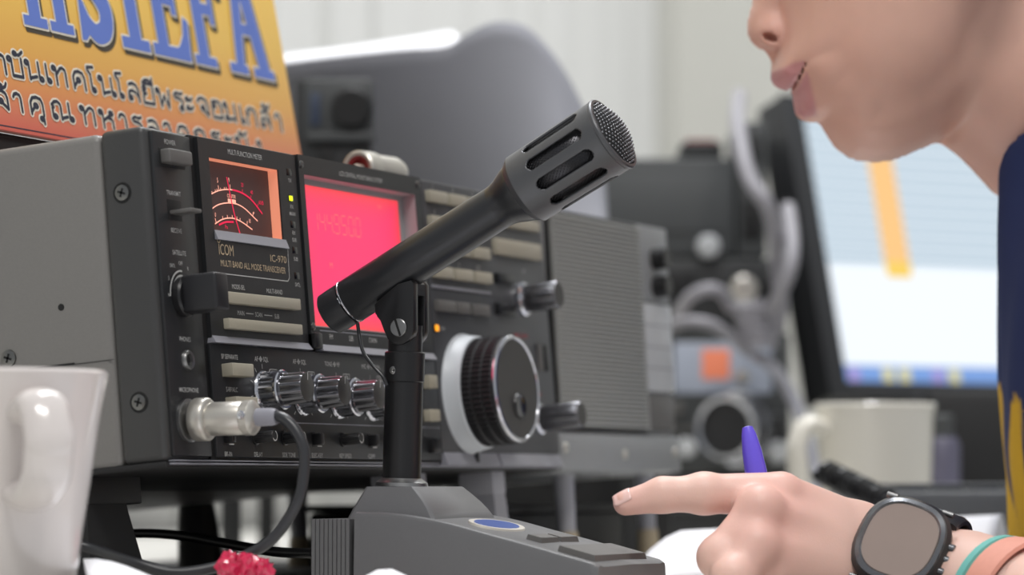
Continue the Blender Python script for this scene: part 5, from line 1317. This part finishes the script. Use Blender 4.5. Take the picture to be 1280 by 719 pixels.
def inflate(d, D, W, e=2.0):
    t = np.clip(-d/D, 0, 1); return W*np.power(np.clip(1-np.power(1-t, e), 0, 1), 1/e)
# half-width map of the head over its profile, smoothed inside so that no ridge of the outline shows on the cheek
GX, GY = np.arange(870, 1570, 2.0), np.arange(-440, 320, 2.0)
gx_, gy_ = np.meshgrid(GX, GY, indexing='ij')
gd = poly_sdf(gx_, gy_, HEAD); gw = inflate(gd, 190, 0.072, 2.1)
def blur(a, s):
    k = np.exp(-0.5*(np.arange(-int(3*s), int(3*s)+1)/s)**2); k /= k.sum(); n = len(k)//2
    for ax in (0, 1):
        p = np.pad(a, [(n, n) if i == ax else (0, 0) for i in (0, 1)], mode='edge')
        a = sum(k[i]*np.take(p, np.arange(i, i+a.shape[ax]), axis=ax) for i in range(len(k)))
    return a
t_ = np.clip((-gd-6)/22, 0, 1); t_ = t_*t_*(3-2*t_); gw1 = gw*(1-t_)+blur(gw, 7.5)*t_
t_ = np.clip((-gd-20)/50, 0, 1); t_ = t_*t_*(3-2*t_); gw2 = gw1*(1-t_)+blur(gw1, 16)*t_
gn = poly_sdf(gx_, gy_, NOSE)
def width_at(px, py): return look(gw2, px, py)
def look(mp_, px, py):
    u = np.clip((px-GX[0])/2.0, 0, len(GX)-1.001); v = np.clip((py-GY[0])/2.0, 0, len(GY)-1.001)
    i = u.astype(int); j = v.astype(int); u = u-i; v = v-j
    return (mp_[i, j]*(1-u)+mp_[i+1, j]*u)*(1-v)+(mp_[i, j+1]*(1-u)+mp_[i+1, j+1]*u)*v
def head_field(Pn):
    px, py, c = loc_h(Pn); ac = np.abs(c)
    d = look(gd, px, py)
    w = width_at(px, py)
    ins = np.where(d < 0, ac-w, np.hypot(d*HS, ac))
    f = ins*0.62
    dn = look(gn, px, py); wn = inflate(dn, 30, 0.0125, 2.0)
    nose = np.where(dn < 0, ac-wn, np.hypot(dn*HS, ac))*0.7
    f = smin(f, nose, 0.007)
    cz = ac[..., None]
    q = np.stack([(px-967)*HS, (py-43)*HS, ac-0.0105], -1)
    ala = (np.linalg.norm(q/A_([0.0082, 0.0085, 0.0068]), axis=-1)-1)*0.0068
    f = smin(f, ala, 0.004)
    q = np.stack([(px-961)*HS, (py-49)*HS, ac-0.0125], -1)
    q[..., 0], q[..., 1] = q[..., 0]*0.9+q[..., 1]*0.4, -q[..., 0]*0.4+q[..., 1]*0.9
    nos = (np.linalg.norm(q/A_([0.0042, 0.0022, 0.0058]), axis=-1)-1)*0.0022
    f = smax(f, -nos, 0.0012)
    # lips: soft rolls ending at the mouth corner, with the parting between them
    def seg2(x0, y0, x1, y1):
        ex, ey = x1-x0, y1-y0; t = np.clip(((px-x0)*ex+(py-y0)*ey)/(ex*ex+ey*ey), 0, 1); return np.hypot(px-x0-t*ex, py-y0-t*ey)*HS, t
    for (x0, y0, x1, y1, r0) in ((977, 98, 1000, 84, 0.0036), (1007, 138, 1003, 92, 0.0038)):
        dd, t = seg2(x0, y0, x1, y1)
        cc = 0.006+0.017*t
        lip = np.hypot(dd*0.85, np.maximum(ac-cc, 0)*0.9)-r0*(1-0.55*t)
        f = smin(f, lip, 0.004)
    dd, t = seg2(1001, 84, 986, 119)
    slit = np.maximum(dd-0.0008*(0.6+0.5*t), ac-0.046)
    f = smax(f, -slit, 0.0006)
    # crease beside the nose wing and a hollow under the lower lip
    # far eye sockets, brow and ears
    q = np.stack([(px-985)*HS, (py+95)*HS, ac-0.030], -1)
    f = smax(f, -((np.linalg.norm(q/A_([0.020, 0.013, 0.018]), axis=-1)-1)*0.013), 0.012)
    q = np.stack([(px-1000)*HS, (py+95)*HS, ac-0.031], -1); f = smin(f, (np.linalg.norm(q/0.0122, axis=-1)-1)*0.0122, 0.002)
    q = np.stack([(px-1215)*HS, (py+85)*HS, ac-0.076], -1)
    ear = (np.linalg.norm(q/A_([0.017, 0.031, 0.008]), axis=-1)-1)*0.008; f = smin(f, ear, 0.005)
    q[..., 2] -= 0.007; q[..., 0] += 0.002; f = smax(f, -((np.linalg.norm(q/A_([0.009, 0.020, 0.006]), axis=-1)-1)*0.006), 0.004)
    # neck leaning forward out of the collar
    nk = rcone(Pn, hp(1262, 52), hp(1500, 226), 0.0530, 0.066); f = smin(f, nk, 0.009)
    ad = rcone(Pn, hp(1212, 168), hp(1262, 214), 0.011, 0.014); f = smin(f, ad, 0.012)
    return f

# hand, wrist and forearm of the left arm: joints placed in the scene, bones as tapering capsules
J = {k: A_(at(*v)) for k, v in dict(
    w=(1142, 722, 1.474), w2=(1206, 736, 1.456), e=(1480, 840, 1.36),
    i0=(976, 619, 1.458), i1=(880, 617, 1.452), i2=(828, 619, 1.450), i3=(782, 629, 1.450),
    m0=(950, 639, 1.442), m1=(899, 697, 1.434), m2=(922, 726, 1.452), m3=(955, 718, 1.470),
    r0=(946, 684, 1.434), r1=(916, 722, 1.424), r2=(938, 729, 1.444), r3=(966, 722, 1.460),
    p0=(966, 714, 1.440), p1=(938, 724, 1.440), p2=(958, 729, 1.456), p3=(980, 727, 1.466),
    ci=(1072, 672, 1.480), cm=(1072, 692, 1.473), cr=(1074, 711, 1.468), cp=(1078, 728, 1.466),
    t0=(1070, 700, 1.492), t1=(1005, 668, 1.500), t2=(962, 645, 1.492), t3=(936, 630, 1.480)).items()}
def hand_field(Pn):
    f = rcone(Pn, J['i0'], J['ci'], 0.0098, 0.0150)
    for a, b, r1, r2 in (('m0', 'cm', 0.0092, 0.0160), ('r0', 'cr', 0.0090, 0.0155), ('p0', 'cp', 0.0088, 0.0150), ('ci', 'w', 0.0150, 0.0200), ('cm', 'w', 0.0155, 0.0200), ('cp', 'w', 0.0145, 0.0195)):
        f = smin(f, rcone(Pn, J[a], J[b], r1, r2), 0.0065)
    f = smin(f, rcone(Pn, J['w'], J['w2'], 0.0205, 0.0225), 0.010); f = smin(f, rcone(Pn, J['w2'], J['e'], 0.0235, 0.042), 0.012)
    th = rcone(Pn, J['t0'], J['t1'], 0.0150, 0.0115)
    for a, b, r1, r2 in (('t1', 't2', 0.0108, 0.0096), ('t2', 't3', 0.0094, 0.0066)): th = smin(th, rcone(Pn, J[a], J[b], r1, r2), 0.004)
    f = smin(f, th, 0.008)
    for k, rs in (('i', (0.0102, 0.0085, 0.0077, 0.0056)), ('m', (0.0096, 0.0088, 0.0084, 0.0070)), ('r', (0.0094, 0.0086, 0.0082, 0.0068)), ('p', (0.0084, 0.0076, 0.0072, 0.0060))):
        fg = rcone(Pn, J[k+'0'], J[k+'1'], rs[0], rs[1])
        fg = smin(fg, rcone(Pn, J[k+'1'], J[k+'2'], rs[1], rs[2]), 0.004); fg = smin(fg, rcone(Pn, J[k+'2'], J[k+'3'], rs[2], rs[3]), 0.003)
        # knuckle pads
        fg = smin(fg, np.linalg.norm(Pn-(J[k+'1']), axis=-1)-rs[1]*1.0, 0.003)
        f = smin(f, fg, 0.0022)
    for k, r_ in (('m0', 0.0094), ('r0', 0.0092)):
        up_ = A_(UPV)*0.0018-A_(FWD)*0.0016
        f = smin(f, np.linalg.norm(Pn-(J[k]+up_), axis=-1)-r_, 0.006)
    return off_desk(Pn, f)
def off_desk(Pn, f):
    # whatever rests on the desk is pressed flat against its top and front edge
    return smax(f, -np.maximum(-(Pn[..., 1]+0.2490), Pn[..., 2]-(DZ+0.0011)), 0.0015)
SHO = A_(at(1560, 330, 1.56))
def arm_field(Pn):
    return smin(rcone(Pn, J['w2'], J['e'], 0.0235, 0.042), rcone(Pn, J['e'], SHO, 0.043, 0.056), 0.02)
TC = lambda px, py, d: A_(at(px, py, d))
def shirt_field(Pn):
    # chest leaning over the desk edge: an upright barrel, rounder at the shoulders
    f = rcone(Pn, TC(1480, 330, 1.70), TC(1470, 330, 1.90), 0.108, 0.108)
    f = smin(f, rcone(Pn, TC(1480, 560, 1.68), TC(1480, 560, 1.90), 0.106, 0.106), 0.05)
    f = smin(f, rcone(Pn, TC(1520, 860, 1.68), TC(1520, 860, 1.88), 0.105, 0.105), 0.05)
    f = smin(f, rcone(Pn, TC(1520, 255, 1.62), TC(1520, 255, 1.98), 0.064, 0.064), 0.04)
    f = smin(f, rcone(Pn, hp(1300, 80), hp(1480, 215), 0.0640, 0.080), 0.02)
    f = smax(f, -rcone(Pn, hp(1180, -10), hp(1340, 112), 0.060, 0.0580), 0.004)
    sl = rcone(Pn, SHO*0.98+TC(1520, 300, 1.70)*0.02, SHO*0.45+J['e']*0.55, 0.070, 0.066); f = smin(f, sl, 0.03)
    f = smax(f, rcone(Pn, TC(1520, 0, 1.74), TC(1520, 760, 1.74), 0.40, 0.40), 0.01)
    # the front of the chest and collar follows the profile of the cloth, rounding back to both sides
    px, py, c = loc_h(Pn)
    edge = np.interp(py, [60, 97, 143, 180, 219, 330, 480, 600, 720, 800], [1306, 1280, 1257, 1249, 1243, 1243, 1246, 1254, 1264, 1272])
    f = smax(f, (edge+5200*np.clip(c-0.03, -1, 1)**2-px)*HS, 0.006)
    # hanging folds
    d = Pn-HO; a = d@EA; bb = d@EB; cc = d@EC
    return off_desk(Pn, f-0.0016*np.sin(cc*95+bb*14)-0.0010*np.sin(cc*160-bb*30+1))

hb = [hp(px, py, c) for px in (900, 1530) for py in (-430, 330) for c in (-0.10, 0.10)]
lo = np.min(hb, 0); hi = np.max(hb, 0)
# the head is gridded in its own axes so that its profile keeps its detail
def in_head(fun): return lambda g: fun(HO+g[..., 0:1]*EA+g[..., 1:2]*EB+g[..., 2:3]*EC)
def head_part(h, a0, a1, b0, b1, c0, c1):
    co, f = surface_nets(in_head(head_field), (a0, b0, c0), (a1, b1, c1), h); return HO+co[:, 0:1]*EA+co[:, 1:2]*EB+co[:, 2:3]*EC, f
HEADM = head_part(0.00125, -0.080, 0.185, -0.082, 0.212, -0.098, 0.098)
hx = [J[k] for k in J if k not in ('e',)]; lo = np.min(hx, 0)-0.03; hi = np.max(hx, 0)+0.03
HANDM = surface_nets(hand_field, lo, hi, 0.00135)
arm_pts = [J['w2'], J['e'], SHO]; lo = np.min(arm_pts, 0)-0.07; hi = np.max(arm_pts, 0)+0.07
ARMM = surface_nets(arm_field, lo, hi, 0.006)
SKIN = A_([lin(226), lin(182), lin(164)]); LIP = A_([lin(206), lin(150), lin(150)]); NAIL = A_([lin(232), lin(176), lin(170)]); SKINH = A_([lin(232), lin(192), lin(178)])
def skin_col(co):
    px, py, c = loc_h(co); col = np.tile(SKIN, (len(co), 1))
    isface = (np.abs(c) < 0.12) & (px > 900) & (px < 1600) & (py < 330) & (py > -450)
    up_l = poly_sdf(px, py, [(958, 88), (966, 90), (984, 83), (1003, 79), (994, 100), (990, 118), (975, 114), (958, 106)])
    lo_l = poly_sdf(px, py, [(984, 118), (992, 112), (1003, 86), (1007, 108), (1014, 132), (1018, 148), (1004, 150), (990, 142)])
    wl = np.clip(-np.minimum(up_l, lo_l)/5+0.3, 0, 1)*isface*(np.abs(c) < 0.034)
    col = col*(1-wl[:, None])+LIP*wl[:, None]
    al = np.exp(-((px-962)**2+(py-40)**2)/(2*26**2))*isface; col = col*(1-0.25*al[:, None])+A_([lin(206), lin(140), lin(132)])*0.25*al[:, None]
    ish = ~isface
    col[ish] = SKINH
    # finger tip and knuckles a little pinker, nail
    for k, s_ in (('i3', 0.010), ('i0', 0.012), ('m0', 0.012), ('r0', 0.012)):
        g = np.exp(-((co-J[k])**2).sum(1)/(2*s_*s_))*ish; col = col*(1-0.35*g[:, None])+A_([lin(232), lin(166), lin(156)])*0.35*g[:, None]
    return col
M['skin'] = vmat('warm_skin', 0.46, 0.12, 0.25, 1400)
me = mesh_from([HEADM, HANDM, ARMM], 'person', skin_col); me.materials.append(M['skin'])
person = link('person', me)
tag(person, 'person in a navy shirt leaning in from the right with a pen in hand', 'person')

# nail of the pointing finger
tdir = Vector(J['i3']-J['i2']).normalized(); nn = (UPV*0.80-FWD*0.6); nn = (nn-tdir*nn.dot(tdir)).normalized(); sdv = tdir.cross(nn)
b = MB(); rows = []
for i in range(9):
    u = i/8; row = []
    for j in range(9):
        v = j/8*2-1; wd = 0.0042*math.sqrt(max(0.05, 1-(abs(u-0.45)*1.5)**4)); r_ = 0.0067-0.0010*u
        ang = v*wd/r_; row.append(Vector(J['i3'])+tdir*(-0.0030+0.0082*u)+nn*(r_*math.cos(ang)-0.0008-0.0018*u*u)+sdv*(r_*math.sin(ang)))
    rows.append(row)
b.loft(rows, cap=False, closed=False); o = b.build('fingernail', mat('pale_pink_nail', rgb(238, 198, 190), 0.25, coat=0.3, noise=0.03), person, angle=180)
o.modifiers.new('thick', 'SOLIDIFY').thickness = 0.0003

# hair cap, brows and eyes
def hair_field(Pn):
    px, py, c = loc_h(Pn)
    f = head_field(Pn)-0.009
    cut = (px-1010)*0.30+(py+190)*0.55 - 60*np.clip((px-1180)/200, 0, 1.4)
    return smax(f, cut*HS*1.2, 0.006)
co, f = surface_nets(in_head(hair_field), (-0.09, -0.02, -0.10), (0.19, 0.225, 0.10), 0.0045)
hm = mesh_from([(HO+co[:, 0:1]*EA+co[:, 1:2]*EB+co[:, 2:3]*EC, f)], 'hair'); hm.materials.append(mat('short_black_hair', rgb(26, 23, 22), 0.5, noise=0.3, nscale=300, bump=0.6)); link('hair', hm, person)
for sgn in (-1, 1):
    b = MB(); c_ = Vector(hp(988, -95, sgn*0.031)); bmesh.ops.create_uvsphere(b.bm, u_segments=20, v_segments=12, radius=0.0108, matrix=Matrix.Translation(c_)); e_ = b.build('eye', M['ivory'], person)
    b = MB(); d_ = (Vector(-EA)*0.93+Vector(EB)*-0.25+Vector(EC)*sgn*0.15).normalized(); b.lathe([(0.0052, 0.0096), (0, 0.0110)], c_, d_, 20, close=False); b.build('iris', M['groove'], e_)

# navy shirt with a yellow print down the chest
lo = np.min([TC(1200, 0, 1.5), TC(1200, 800, 2.05), TC(1700, 0, 1.5), TC(1700, 800, 2.05)], 0); hi = np.max([TC(1200, 0, 1.5), TC(1200, 800, 2.05), TC(1700, 0, 1.5), TC(1700, 800, 2.05)], 0)
SHM = surface_nets(shirt_field, lo-0.02, hi+0.02, 0.0036)
NAVY = A_([lin(44), lin(54), lin(92)]); YEL = A_([lin(206), lin(166), lin(52)])
def shirt_col(co):
    d = co-A_(CAM_POS); z = d@A_(FWD); px = 640+FPX*(d@A_(RGT))/z; py = 359.5-FPX*(d@A_(UPV))/z
    y_ = np.full(len(co), 1e9)
    for P_ in ([(1236, 486), (1252, 486), (1255, 560), (1262, 612), (1276, 660), (1290, 730), (1262, 730), (1256, 640), (1240, 600)],
               [(1264, 500), (1270, 496), (1276, 506), (1278, 560), (1284, 610), (1300, 650), (1300, 720), (1288, 700), (1272, 650), (1264, 600), (1261, 560)]):
        y_ = np.minimum(y_, poly_sdf(px, py, smooth_poly(P_, 3)))
    w = np.clip(0.5-y_/3.0, 0, 1)*(z < 1.80); return NAVY*(1-w[:, None])+YEL*w[:, None]
sm = mesh_from([SHM], 'shirt', shirt_col); sm.materials.append(vmat('navy_jersey', 0.9, 0, 0.5, 1600, 0.2)); link('shirt', sm, person)

# wrist watch: resin case, steel bezel, grey glass, strap round the wrist
WX = (RGT*0.86-UPV*0.28-FWD*0.40).normalized()                # along the forearm
WN = (-FWD*0.74+UPV*0.48-RGT*0.30); WN = (WN-WX*WN.dot(WX)).normalized(); WY = WN.cross(WX).normalized()
wc = Vector(J['w'])+WN*0.0352-WX*0.001
watch = thing('wrist_watch', 'black digital wrist watch with a grey glass on the left wrist', 'watch', (0, 0, 0))
def wf(x, y, z): return wc+WX*x+WY*y+WN*z
def octo(rx, ry, z, c=0.30, n=8):
    pts = []
    for k in range(48):
        a = 2*math.pi*k/48; e = 2.6; ca, sa = math.cos(a), math.sin(a)
        pts.append(wf(rx*math.copysign(abs(ca)**(2/e), ca), ry*math.copysign(abs(sa)**(2/e), sa), z))
    return pts
b = MB(); b.loft([octo(0.0185, 0.0200, -0.009), octo(0.0205, 0.0220, -0.006), octo(0.0208, 0.0222, 0.000), octo(0.0190, 0.0205, 0.0022)]); b.build('watch_case', M['watch_case'], watch)
b = MB(); b.loft([octo(0.0188, 0.0203, 0.0020), octo(0.0186, 0.0200, 0.0034), octo(0.0168, 0.0180, 0.0042), octo(0.0160, 0.0172, 0.0034)], cap=False); b.build('bezel', M['watch_bezel'], watch)
b = MB(); b.loft([octo(0.0162, 0.0174, 0.0032), octo(0.0158, 0.0170, 0.0037)]); b.build('glass', M['watch_face'], watch)
for x, y in ((-0.0185, 0.0150), (0.0185, 0.0150), (-0.0185, -0.0150), (0.0185, -0.0150)):
    b = MB(); b.cyl(wf(x*0.72-0.0025, y*1.40, -0.002), wf(x*0.72+0.0025, y*1.40, -0.002), 0.0013); b.build('lug_pin', M['steel'], watch)
for y in (-0.006, 0.0, 0.006):
    b = MB(); b.cyl(wf(0.0195, y, -0.0015), wf(0.0228, y, -0.0015), 0.0019, 0.0019, 20, 0.0003); b.build('side_button', M['watch_bezel'], watch)
wr = Vector(J['w'])+WX*0.004; cen = wr-WX*((wr-wc).dot(WX))
rad_ = 0.0300
b = MB(); rings = []
off = cen-wc
for k in range(49):
    a = R(38)+R(284)*k/48; rr2 = rad_
    ctr = cen+WX*0.004; dirv = WN*math.cos(a)+WY*math.sin(a); tg = -WN*math.sin(a)+WY*math.cos(a)
    p = ctr+dirv*rr2; hw = 0.0130-0.0015*math.sin(math.pi*k/48)
    rings.append([p-WX*hw-dirv*0.0004, p-WX*hw+dirv*0.0016, p-WX*(hw-0.0025)+dirv*0.0028, p+WX*(hw-0.0025)+dirv*0.0028, p+WX*hw+dirv*0.0016, p+WX*hw-dirv*0.0004])
b.loft(rings); b.build('strap', M['watch_case'], watch)

# two-tone wristband higher up the forearm
fa = Vector(J['e']-J['w2']).normalized(); bp_ = Vector(J['w2'])+fa*0.026
wb = thing('wristband', 'pink and teal cloth wristband just above the watch', 'wristband', (0, 0, 0))
e1 = fa.cross(Vector((0, 0, 1))).normalized(); e2 = fa.cross(e1)
for nm, s0_, s1_, m_ in (('pink_band', -0.004, 0.012, 'band_pink'), ('teal_band', -0.010, -0.0042, 'band_teal')):
    b = MB(); rings = []
    for s_, dr in ((s0_, 0.0), (s0_+0.001, 0.0016), (s1_-0.001, 0.0016), (s1_, 0.0)):
        rr2 = 0.0246+(s_+0.020)*0.16+0.0012+dr
        rings.append([bp_+fa*s_+(e1*math.cos(a)+e2*math.sin(a))*rr2 for a in [2*math.pi*k/40 for k in range(40)]])
    b.loft(rings, cap=False); b.build(nm, M[m_], wb)

# violet pen held behind the pointing finger
pt0 = at(934, 533, 1.486); pt1 = at(949, 612, 1.480); pdv = (pt1-pt0).normalized(); tipz = pt0+pdv*((DZ+0.004-pt0.z)/pdv.z)
pen = thing('ballpoint_pen', 'violet pen held upright behind the pointing finger', 'pen', (0, 0, 0))
LP = (tipz-pt0).length
b = MB(); b.lathe([(0.0012, 0), (0.0024, 0.0005), (0.0034, 0.004), (0.0044, 0.011), (0.0050, 0.020), (0.0052, 0.030), (0.0052, LP*0.75)], pt0, pdv, 32); b.build('barrel', M['pen'], pen)
b = MB(); b.lathe([(0.0050, LP*0.75), (0.0042, LP*0.86), (0.0016, LP*0.97), (0.0005, LP)], pt0, pdv, 28); b.build('pen_tip', M['pen_white'], pen)
